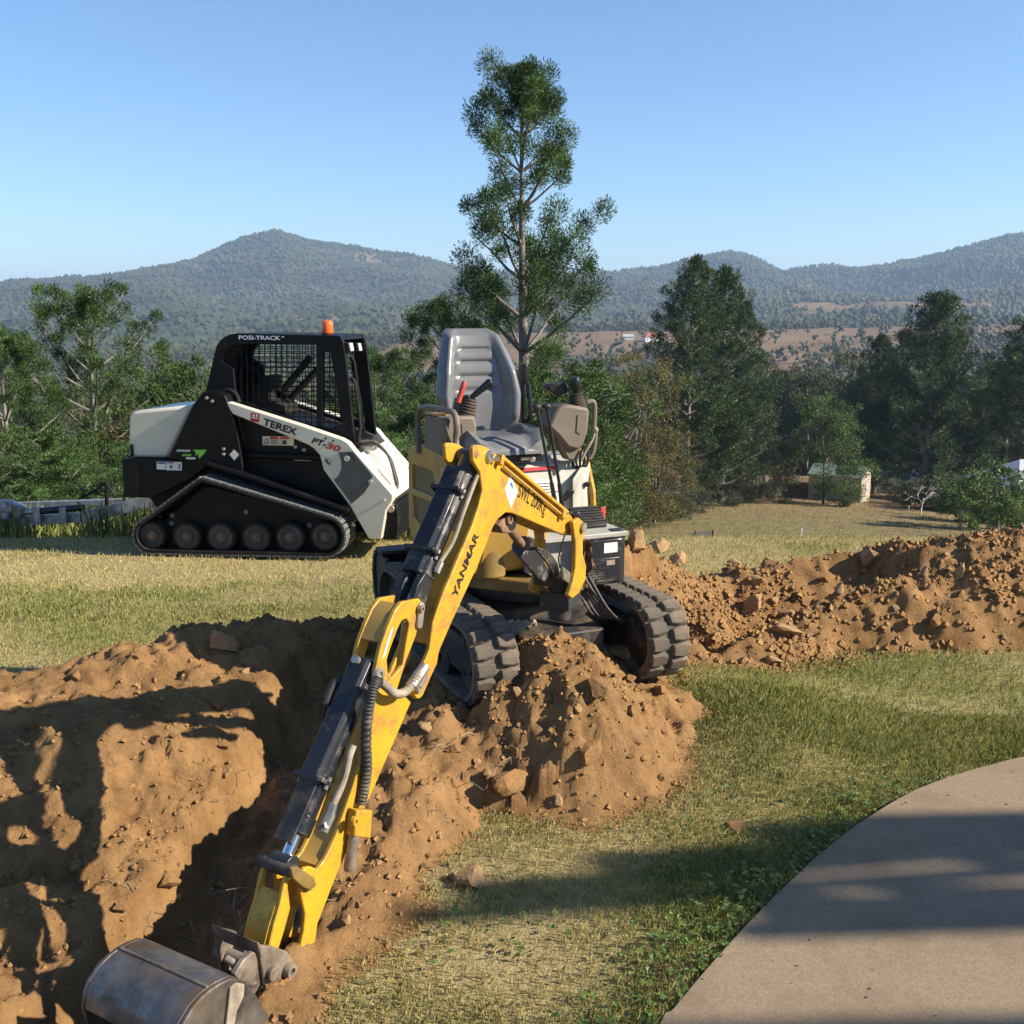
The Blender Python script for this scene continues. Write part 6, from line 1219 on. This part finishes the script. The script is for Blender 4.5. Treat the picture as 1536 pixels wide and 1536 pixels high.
c = px_base(60, 120); house('house', 'pale-roofed house seen through the pines behind the loader', c, R(10), 14, 9, 2.8, 2.0, 'wall_white', 'roof_grey', True)
c = px_base(972, 980); house('farmhouse', 'white farmhouse with a red roof on the far paddock', c, R(15), 13, 10, 3.5, 4, 'wall_white', 'roof_red', True, 0.6)
c = px_base(940, 990); house('farmhouse', 'low white farm building beside the red-roofed farmhouse', c, R(0), 10, 7, 3, 2, 'wall_white', 'roof_grey')
c = px_base(1196, 640); house('farmhouse', 'house with a dark red roof among the valley trees', c, R(10), 12, 10, 3, 3, 'wall_cream', 'roof_red', True, 0.6)
c = px_base(1410, 1750); house('farmhouse', 'tiny pale house on the wooded far knoll', c, R(0), 26, 14, 5, 5, 'wall_white', 'roof_grey')
c = px_base(895, 1450); house('farmhouse', 'long pale shed at the foot of the far hills', c, R(0), 34, 12, 5, 4, 'wall_white', 'roof_grey')
# garden bench on the slope
b = px_base(1060, 60); b.z += 0.08; BT = thing('garden_bench', 'weathered grey garden bench standing alone on the dry slope', 'bench', b); yaw = R(14)
def bq(x, y, z): return b + Vector((x * math.cos(yaw) - y * math.sin(yaw), x * math.sin(yaw) + y * math.cos(yaw), z))
def bbox(nm, x0, x1, y0, y1, z0, z1, m): mb = MB(); mb.hexa([bq(x0, y0, z0), bq(x1, y0, z0), bq(x1, y1, z0), bq(x0, y1, z0), bq(x0, y0, z1), bq(x1, y0, z1), bq(x1, y1, z1), bq(x0, y1, z1)]); mb.build(nm, m, BT)
for k in range(4): bbox('backrest_slat', -0.55, 0.55, -0.22, -0.19, 0.50 + 0.09 * k, 0.575 + 0.09 * k, 'bench_wood')
for k in range(4): bbox('seat_slat', -0.55, 0.55, -0.18 + 0.1 * k, -0.10 + 0.1 * k, 0.42, 0.45, 'bench_wood')
for sx in (-1, 1):
    bbox('leg', sx * 0.57 - 0.03, sx * 0.57 + 0.03, -0.24, -0.18, 0, 0.88, 'ink'); bbox('leg', sx * 0.57 - 0.03, sx * 0.57 + 0.03, 0.16, 0.22, 0, 0.62, 'ink'); bbox('armrest', sx * 0.57 - 0.03, sx * 0.57 + 0.03, -0.17, 0.24, 0.625, 0.665, 'bench_wood')
# white marker stakes on the slope
for px, d in ((1212, 64), (1374, 100)):
    p = px_base(px, d); mb = MB(); mb.cyl(p - UP * 0.1, p + UP * 1.0, 0.03, seg=8); mb.cyl(p + UP * 0.985, p + UP * 1.1, 0.06, 0.02, seg=8); tag(mb.build('marker_stake', 'wall_white'), 'thin white stake in the dry grass of the slope' if px < 1300 else 'white post standing beside the leafless tree', 'stake')
# trailer drawbar behind the loader
TY = 9.75
def D(px, py, Y=TY): return at_y(px, py, Y)
TT = thing('trailer', 'silver galvanised trailer with its drawbar and coupling beside the loader', 'trailer', D(90, 800))
def rail(nm, a, b, hz_, hy, m, Y0=TY): mb = MB(); p, q_ = D(*a, Y0), D(*b, Y0); mb.box((p + q_) / 2, (q_ - p) / 2, (0, hy, 0), (0, 0, hz_)); return mb.build(nm, m, TT, bevel=0.004)
rail('side_rail', (-60, 786), (125, 776), 0.045, 0.03, 'galv'); rail('side_rail', (20, 758), (190, 752), 0.03, 0.03, 'galv', 10.15); rail('side_rail', (122, 777), (250, 745), 0.06, 0.03, 'galv')
mb = MB(); mb.cyl(D(30, 769, 9.7), D(126, 761, 9.7), 0.032, seg=14); mb.build('winch_tube', 'black_gloss', TT); mb = MB(); mb.cyl(D(26, 769, 9.7), D(54, 767, 9.7), 0.034, seg=14); mb.build('tube_end', 'galv', TT)
mb = MB(); mb.prism([D(x, y, 9.66) for x, y in ((-12, 752), (8, 751), (34, 761), (30, 776), (24, 777), (22, 768), (-8, 772))], (0, 0.10, 0)); cp = mb.build('coupling', 'galv', TT, bevel=0.008)
mb = MB(); c = D(8, 772, 9.69); mb.cyl(c - UP * 0.03, c + UP * 0.03, 0.07, seg=20); mb.build('coupling_socket', 'galv', cp, bevel=0.004); mb = MB(); mb.cyl(D(6, 757, 9.65), D(6, 757, 9.60), 0.025, seg=10); mb.build('coupling_bolt', 'galv', cp)
for x in (58, 97): rail('clamp_plate', (x - 5, 772), (x + 5, 771), 0.075, 0.045, 'galv', 9.70)
for x, y0, y1 in ((160, 722, 800), (187, 740, 830)): mb = MB(); mb.cyl(D(x, y0), D(x, y1), 0.02, seg=8); mb.build('jockey_stand', 'black_rubber', TT)
mb = MB(); mb.tube([D(118, 748), D(140, 738), D(158, 726), D(172, 744)], 0.012, 6, smooth=4); mb.build('safety_chain', 'black_rubber', TT)
for x in (-2.0, ):
    mb = MB(); c = Vector((D(-90, 800).x, 10.2, bz(D(-90, 800).x, 10.2) + 0.30)); mb.lathe(c - Vector((0, 0.1, 0)), (0, 1, 0), [(0.16, 0), (0.28, 0.01), (0.31, 0.04), (0.31, 0.16), (0.28, 0.19), (0.16, 0.2)], 28); mb.build('wheel', 'black_rubber', TT)
rail('trailer_bed', (-260, 770), (-60, 770), 0.06, 0.5, 'galv', 10.2)

# ================================================================== ROCKS AND CLODS
def rock_mesh(seed, sub=2, cuts=15):
    g = np.random.default_rng(seed); bm = bmesh.new(); bmesh.ops.create_icosphere(bm, subdivisions=sub, radius=1.0)
    nr = g.normal(size=(cuts, 3)); nr /= np.linalg.norm(nr, axis=1)[:, None]; dd = 0.38 + 0.42 * g.random(cuts)
    for v in bm.verts:
        for n_, d_ in zip(nr, dd):
            k = v.co.dot(Vector(n_)); 
            if k > d_: v.co -= Vector(n_) * (k - d_)
        v.co *= 1 + 0.025 * g.normal(); v.co *= 1.25
    me = bpy.data.meshes.new('rock'); bm.to_mesh(me); bm.free(); return me
RM = [rock_mesh(300 + k, 3 if k < 6 else 2) for k in range(10)]
for k, me in enumerate(RM): me.materials.append(MATS['rock_soil' if k % 3 else 'rock_pale'])
def hit_ground(px, py):
    d = ray(px, py); lo, hi = 1.5, 12.0; t = np.linspace(1.5, 12, 900); x = d.x * t; y = d.y * t; z = EYE + d.z * t; gh = ground_h(x, y); k = np.argmax(z < gh)
    return Vector((x[k], y[k], gh[k]))
def rock(px, py, wpx, label, k=0, flat=0.7, rot=0.0, sink=0.25, group=None, name='rock'):
    p = hit_ground(px, py); s = wpx / 2 * (p - CAMP).length / FPX * 1.05; o = bpy.data.objects.new(name, RM[k % len(RM)]); COL.objects.link(o); o.scale = (s, s * 0.85, s * flat); o.rotation_euler = (0.2 * math.sin(k), 0.2 * math.cos(k * 2), rot); o.location = p + UP * (s * flat * (1 - 2 * sink) * 0.6); return tag(o, label, 'rock', group)
rock(338, 975, 62, 'large flat tan rock lying on the crest of the spoil heap', 0, 0.55, 0.3)
rock(708, 1328, 56, 'chunky soil-covered rock at the grass edge beside the dipper arm', 3, 0.75, 0.8)
rock(765, 1190, 54, 'rounded brown clod at the foot of the central mound', 1, 0.8, 0.2, name='soil_clod')
rock(898, 1038, 46, 'brown clod high on the central mound below the crossmember', 2, 0.7, 1.2, name='soil_clod')
rock(885, 1125, 56, 'dark hollow-faced clod in the middle of the central mound', 4, 0.55, 2.0, 0.55, name='soil_clod')
rock(925, 985, 78, 'big pale slab of rock wedged under the excavator crossmember', 3, 0.5, 0.5)
rock(1130, 912, 50, 'pale angular rock in front of the old trench in the soil bank', 0, 0.6, 1.4); rock(1178, 948, 46, 'long flat tan rock on loose soil near the grass', 6, 0.35, 0.2)
rock(1185, 925, 30, 'small angular rock just behind the long flat tan rock', 3, 0.7, 0.9)
rock(955, 845, 48, 'big tan rock on the soil behind the black step box', 0, 0.8, 0.9); rock(985, 828, 38, 'tall pale rock standing on the crest behind the right track', 9, 1.0, 0.1)
rock(1158, 992, 26, 'lone tan rock lying on the grass before the right soil bank', 6, 0.6, 0.4); rock(1015, 845, 30, 'upright yellow rock at the edge of the slope behind the right track', 9, 1.1, 0.5)
rock(640, 1095, 34, 'tan rock on the berm beside the dipper hoses', 3, 0.6, 0.2); rock(1305, 842, 34, 'light tilted slab near the top of the second ridge of soil', 6, 0.8, 0.6)
rock(330, 1060, 22, 'small dark clod in the shadow stripes on the spoil heap', 1, 0.7, 0.6, name='soil_clod'); rock(250, 1330, 34, 'rounded clod low on the trench wall', 5, 0.8, 0.6, name='soil_clod')
rock(1100, 1245, 30, 'brown clod lying in the grass beside the concrete path', 2, 0.6, 0.6, name='soil_clod')
g = np.random.default_rng(77)
def many(n, fn, label, group, kk, lo, hi):
    for i in range(n):
        px, py = fn(i); w = lo + (hi - lo) * g.random() ** 2; o = rock(px, py, w, label, int(g.integers(10)), 0.6 + 0.3 * g.random(), g.random() * 6, 0.3, group, 'soil_clod')
many(34, lambda i: (g.uniform(690, 1030), g.uniform(1010, 1215)), 'brown clod of earth on the central soil mound', 'clods on the central mound', 0, 9, 22)
many(36, lambda i: (g.uniform(1060, 1530), g.uniform(840, 965)), 'brown clod of earth on the right soil bank', 'clods on the soil bank', 0, 9, 26)
many(30, lambda i: (g.uniform(20, 420), g.uniform(960, 1420)), 'brown clod of earth on the spoil heap by the trench', 'clods on the spoil heap', 0, 9, 24)
many(26, lambda i: (g.uniform(480, 690), g.uniform(1120, 1440)), 'brown clod of earth on the berm beside the dipper arm', 'clods on the berm', 0, 8, 20)
# crumbs too small to count
def crumbs(n, x0, x1, y0, y1, s0, s1, seed, reg):
    g = np.random.default_rng(seed); x = g.uniform(x0, x1, n); y = g.uniform(y0, y1, n); h, c = soil_h(x, y); dens = 0.35 + 0.9 * fbm(x * 3, y * 3, 3, seed)
    k = (c > -0.06) & (g.random(n) < np.clip(dens, 0.08, 1)) & (region(x, y) == reg); x, y, h = x[k], y[k], np.where(c > 0, h, base_h(x, y))[k]; n = len(x)
    bm = bmesh.new(); bmesh.ops.create_icosphere(bm, subdivisions=1, radius=1.0); iv, bf = OCT; bm.free()
    S_ = s0 + (s1 - s0) * g.random(n) ** 2.2; V_ = iv[None] * (0.6 + 0.7 * g.random((n, len(iv), 1))) * S_[:, None, None] * (0.7 + 0.6 * g.random((n, 1, 3))); V_ = V_ + np.stack([x, y, h + 0.05 * S_], 1)[:, None, :]
    F_ = (bf[None] + (np.arange(n) * len(iv))[:, None, None]).reshape(-1, 3); return V_.reshape(-1, 3), F_
for nm, a, lb in (('heap_crumbs', (34000, -3.0, 0.3, 1.6, 5.2, 0.0035, 0.012, 401, 0), 'loose crumbs of soil over the spoil heap and trench'), ('mound_crumbs', (40000, -1.0, 1.3, 2.8, 5.2, 0.003, 0.013, 402, 1), 'loose crumbs of soil over the central mound'), ('bank_crumbs', (36000, 0.4, 4.5, 4.4, 7.4, 0.006, 0.024, 403, 2), 'loose crumbs of soil over the right soil bank')):
    V_, F_ = crumbs(*a); tag(raw_mesh(nm, V_, F_, 'rock_soil'), lb, kind='stuff')

# dry roots and straw in the soil, litter on the path
g = np.random.default_rng(611); mb = MB()
for (x0, x1, y0, y1, n) in ((300, 480, 1150, 1400, 26), (180, 420, 1330, 1430, 22), (640, 760, 1080, 1240, 14), (1250, 1500, 850, 940, 10)):
    for i in range(n):
        p = hit_ground(g.uniform(x0, x1), g.uniform(y0, y1)); L = g.uniform(0.04, 0.14); a = g.random() * 6.28; d = Vector((math.cos(a), math.sin(a), 0.35 * g.random())); mb.tube([p - UP * 0.004, p + d * L * 0.4 + UP * 0.02 * g.random(), p + d * L * 0.75 + Vector((g.normal(), g.normal(), g.normal())) * 0.015, p + d * L + UP * 0.02 * g.normal()], 0.0012, 4, smooth=2)
tag(mb.build('dry_roots', 'hose_tan', None, angle=0, fixn=False), 'thin dry roots sticking out of the dug soil', kind='stuff')
V_ = []; n = 150
for i in range(n):
    x, y = g.uniform(0.4, 2.6), g.uniform(1.9, 3.6)
    if not bool(in_slab(np.array([x]), np.array([y]))[0]): continue
    L = g.uniform(0.003, 0.010); a = g.random() * 6.28; c = Vector((x, y, 0.0235)); u = Vector((math.cos(a), math.sin(a), 0.15)) * L; w_ = Vector((-math.sin(a), math.cos(a), 0.1)) * L * 0.45; V_ += [c, c + u * 0.5 + w_, c + u, c + u * 0.5 - w_]
tag(raw_mesh('path_litter', np.array([v[:] for v in V_]), np.arange(len(V_)).reshape(-1, 4), 'bark_dark'), 'tiny bits of leaf litter on the concrete path', kind='stuff')
# ================================================================== GRASS
def blades(n, x0, x1, y0, y1, seed, h0, h1, w, near=1.0, keep=None, lean=0.6):
    g = np.random.default_rng(seed); x = g.uniform(x0, x1, n); y = y0 + (y1 - y0) * g.random(n) ** near
    px = 768 + FPX * x / (y * 0.98 + 0.3); k = (px > -60) & (px < 1600); x, y = x[k], y[k]
    c = soil_h(x, y)[1]; k = (c < 0.02 + 0.05 * g.random(len(x))) & ~in_slab(x, y); x, y = x[k], y[k]
    gt = grass_tint(x, y); dens = np.clip(0.55 + 0.7 * fbm(x * 2.2, y * 2.2, 3, 95) * -1 + 0.35 * gt, 0.12, 1); k = g.random(len(x)) < dens
    x, y, gt = x[k], y[k], gt[k]; n = len(x); z = base_h(x, y); gt = np.clip(gt + 0.28 * g.normal(size=n), 0, 1)
    a = g.random(n) * 6.283; H = (h0 + (h1 - h0) * g.random(n) ** 1.5) * (0.75 + 0.5 * gt); ln = lean * (0.3 + g.random(n)); dx, dy = np.cos(a), np.sin(a); W = w * (0.6 + 0.7 * g.random(n))
    P0 = np.stack([x - dy * W, y + dx * W, z - 0.004], 1); P1 = np.stack([x + dy * W, y - dx * W, z - 0.004], 1); M0 = np.stack([x + dx * H * ln * 0.35 - dy * W * 0.8, y + dy * H * ln * 0.35 + dx * W * 0.8, z + H * 0.6], 1); M1 = np.stack([x + dx * H * ln * 0.35 + dy * W * 0.8, y + dy * H * ln * 0.35 - dx * W * 0.8, z + H * 0.6], 1); T = np.stack([x + dx * H * ln, y + dy * H * ln, z + H], 1)
    V_ = np.stack([P0, P1, M1, T, M0], 1).reshape(-1, 3); F_ = np.arange(5 * n).reshape(n, 5)
    col = C_GREEN * gt[:, None] + C_STRAW * (1 - gt[:, None]); col = col * (0.75 + 0.5 * g.random((n, 1))); return V_, F_, np.repeat(col, 5, 0)
parts = [blades(230000, -1.2, 2.6, 1.9, 4.2, 501, 0.008, 0.028, 0.0013, 1.3), blades(120000, -4.0, 4.5, 3.6, 6.5, 502, 0.010, 0.034, 0.0022), blades(110000, -6.5, 6.5, 6.0, 9.9, 503, 0.014, 0.045, 0.0036)]
off = 0; VV = []; FF = []; TT_ = []
for V_, F_, T_ in parts: VV.append(V_); FF.append(F_ + off); TT_.append(T_); off += len(V_)
tag(raw_mesh('lawn_grass', np.concatenate(VV), np.concatenate(FF), 'blade', None, np.concatenate(TT_)), 'short patchy green and straw grass of the lawn', kind='stuff')
# longer grass and weeds along the lawn edge
def weeds(n, x0, x1, y0, y1, seed, h0, h1, w, tint):
    g = np.random.default_rng(seed); x = g.uniform(x0, x1, n); y = g.uniform(y0, y1, n); k = 0.5 + 0.8 * fbm(x * 1.3, y * 1.3, 3, seed) > 0.35; x, y = x[k], y[k]; n = len(x); z = base_h(x, y); a = g.random(n) * 6.283; H = h0 + (h1 - h0) * g.random(n) ** 2; ln = 0.5 * g.random(n); dx, dy = np.cos(a), np.sin(a)
    W = w; P0 = np.stack([x - dy * W, y + dx * W, z], 1); P1 = np.stack([x + dy * W, y - dx * W, z], 1); M1 = np.stack([x + dx * H * ln * 0.35 + dy * W, y + dy * H * ln * 0.35 - dx * W, z + H * 0.6], 1); M0 = np.stack([x + dx * H * ln * 0.35 - dy * W, y + dy * H * ln * 0.35 + dx * W, z + H * 0.6], 1); T = np.stack([x + dx * H * ln, y + dy * H * ln, z + H], 1)
    t = g.random((n, 1)); col = (np.array(tint[0]) * t + np.array(tint[1]) * (1 - t)) * (0.7 + 0.6 * g.random((n, 1))); return np.stack([P0, P1, M1, T, M0], 1).reshape(-1, 3), np.arange(5 * n).reshape(n, 5), np.repeat(col, 5, 0)
V_, F_, T_ = weeds(16000, -7.5, 0.5, 9.3, 11.5, 511, 0.05, 0.42, 0.006, ((0.13, 0.18, 0.04), (0.30, 0.28, 0.10)))
tag(raw_mesh('edge_weeds', V_, F_, 'blade', None, T_), 'tall weedy grass along the far edge of the lawn', kind='stuff')
V_, F_, T_ = weeds(26000, 2, 40, 42, 112, 513, 0.04, 0.20, 0.022, ((0.20, 0.19, 0.07), (0.32, 0.25, 0.12)))
tag(raw_mesh('slope_grass', V_, F_, 'blade', None, T_), 'dry tufted grass over the slope beyond the soil bank', kind='stuff')
# low broad-leaved weeds by the path
g = np.random.default_rng(520); n = 5200; x = g.uniform(-0.2, 1.7, n); y = g.uniform(1.95, 3.4, n); d = slab_dist(x, y); k = (~in_slab(x, y)) & (g.random(n) < np.clip(0.75 * np.exp(-(d / 0.13) ** 2) + 0.22 * (fbm(x * 4, y * 4, 3, 521) > 0.25), 0, 1) * np.clip(1.6 - (y - 2.0) * 0.75, 0.15, 1)) & (soil_h(x, y)[1] < -0.05); x, y = x[k], y[k]; n = len(x); z = base_h(x, y)
cen = np.stack([x, y, z + 0.012 + 0.03 * g.random(n)], 1); V_ = []; F_ = []; T_ = []; m_ = 3
for q_ in range(m_):
    a = g.random(n) * 6.283; L = 0.008 + 0.014 * g.random(n); W = L * 0.42; dx, dy = np.cos(a), np.sin(a); up = 0.25 * g.normal(size=n) * L
    V_.append(np.stack([cen, cen + np.stack([dx * L * 0.5 - dy * W, dy * L * 0.5 + dx * W, up + 0.002], 1), cen + np.stack([dx * L, dy * L, up * 1.2], 1), cen + np.stack([dx * L * 0.5 + dy * W, dy * L * 0.5 - dx * W, up + 0.002], 1)], 1).reshape(-1, 3)); T_.append(np.repeat((0.7 + 0.6 * g.random((n, 1))) * np.array([1.0, 1.0, 1.0]), 4, 0))
V_ = np.concatenate(V_); tag(raw_mesh('clover_weeds', V_, np.arange(len(V_)).reshape(-1, 4), 'leaf_weed', None, np.concatenate(T_)), 'low green broad-leaved weeds along the concrete edge', kind='stuff')
# ================================================================== HAZE
hm = bpy.data.materials.new('haze_air'); hm.use_nodes = True; nt = hm.node_tree
for n in list(nt.nodes):
    if n.type != 'OUTPUT_MATERIAL': nt.nodes.remove(n)
pv = nt.nodes.new('ShaderNodeVolumePrincipled'); pv.inputs['Color'].default_value = (0.52, 0.72, 1.0, 1); pv.inputs['Density'].default_value = 0.00015; pv.inputs['Anisotropy'].default_value = 0.1
nt.links.new(pv.outputs[0], [n for n in nt.nodes if n.type == 'OUTPUT_MATERIAL'][0].inputs['Volume'])
mb = MB(); mb.box((0, 0, 95), (9300, 0, 0), (0, 9300, 0), (0, 0, 205)); hm.cycles.homogeneous_volume = True; hz = mb.build('haze', 'ink', None, angle=0); hz.data.materials.clear(); hz.data.materials.append(hm); tag(hz, kind='stuff')
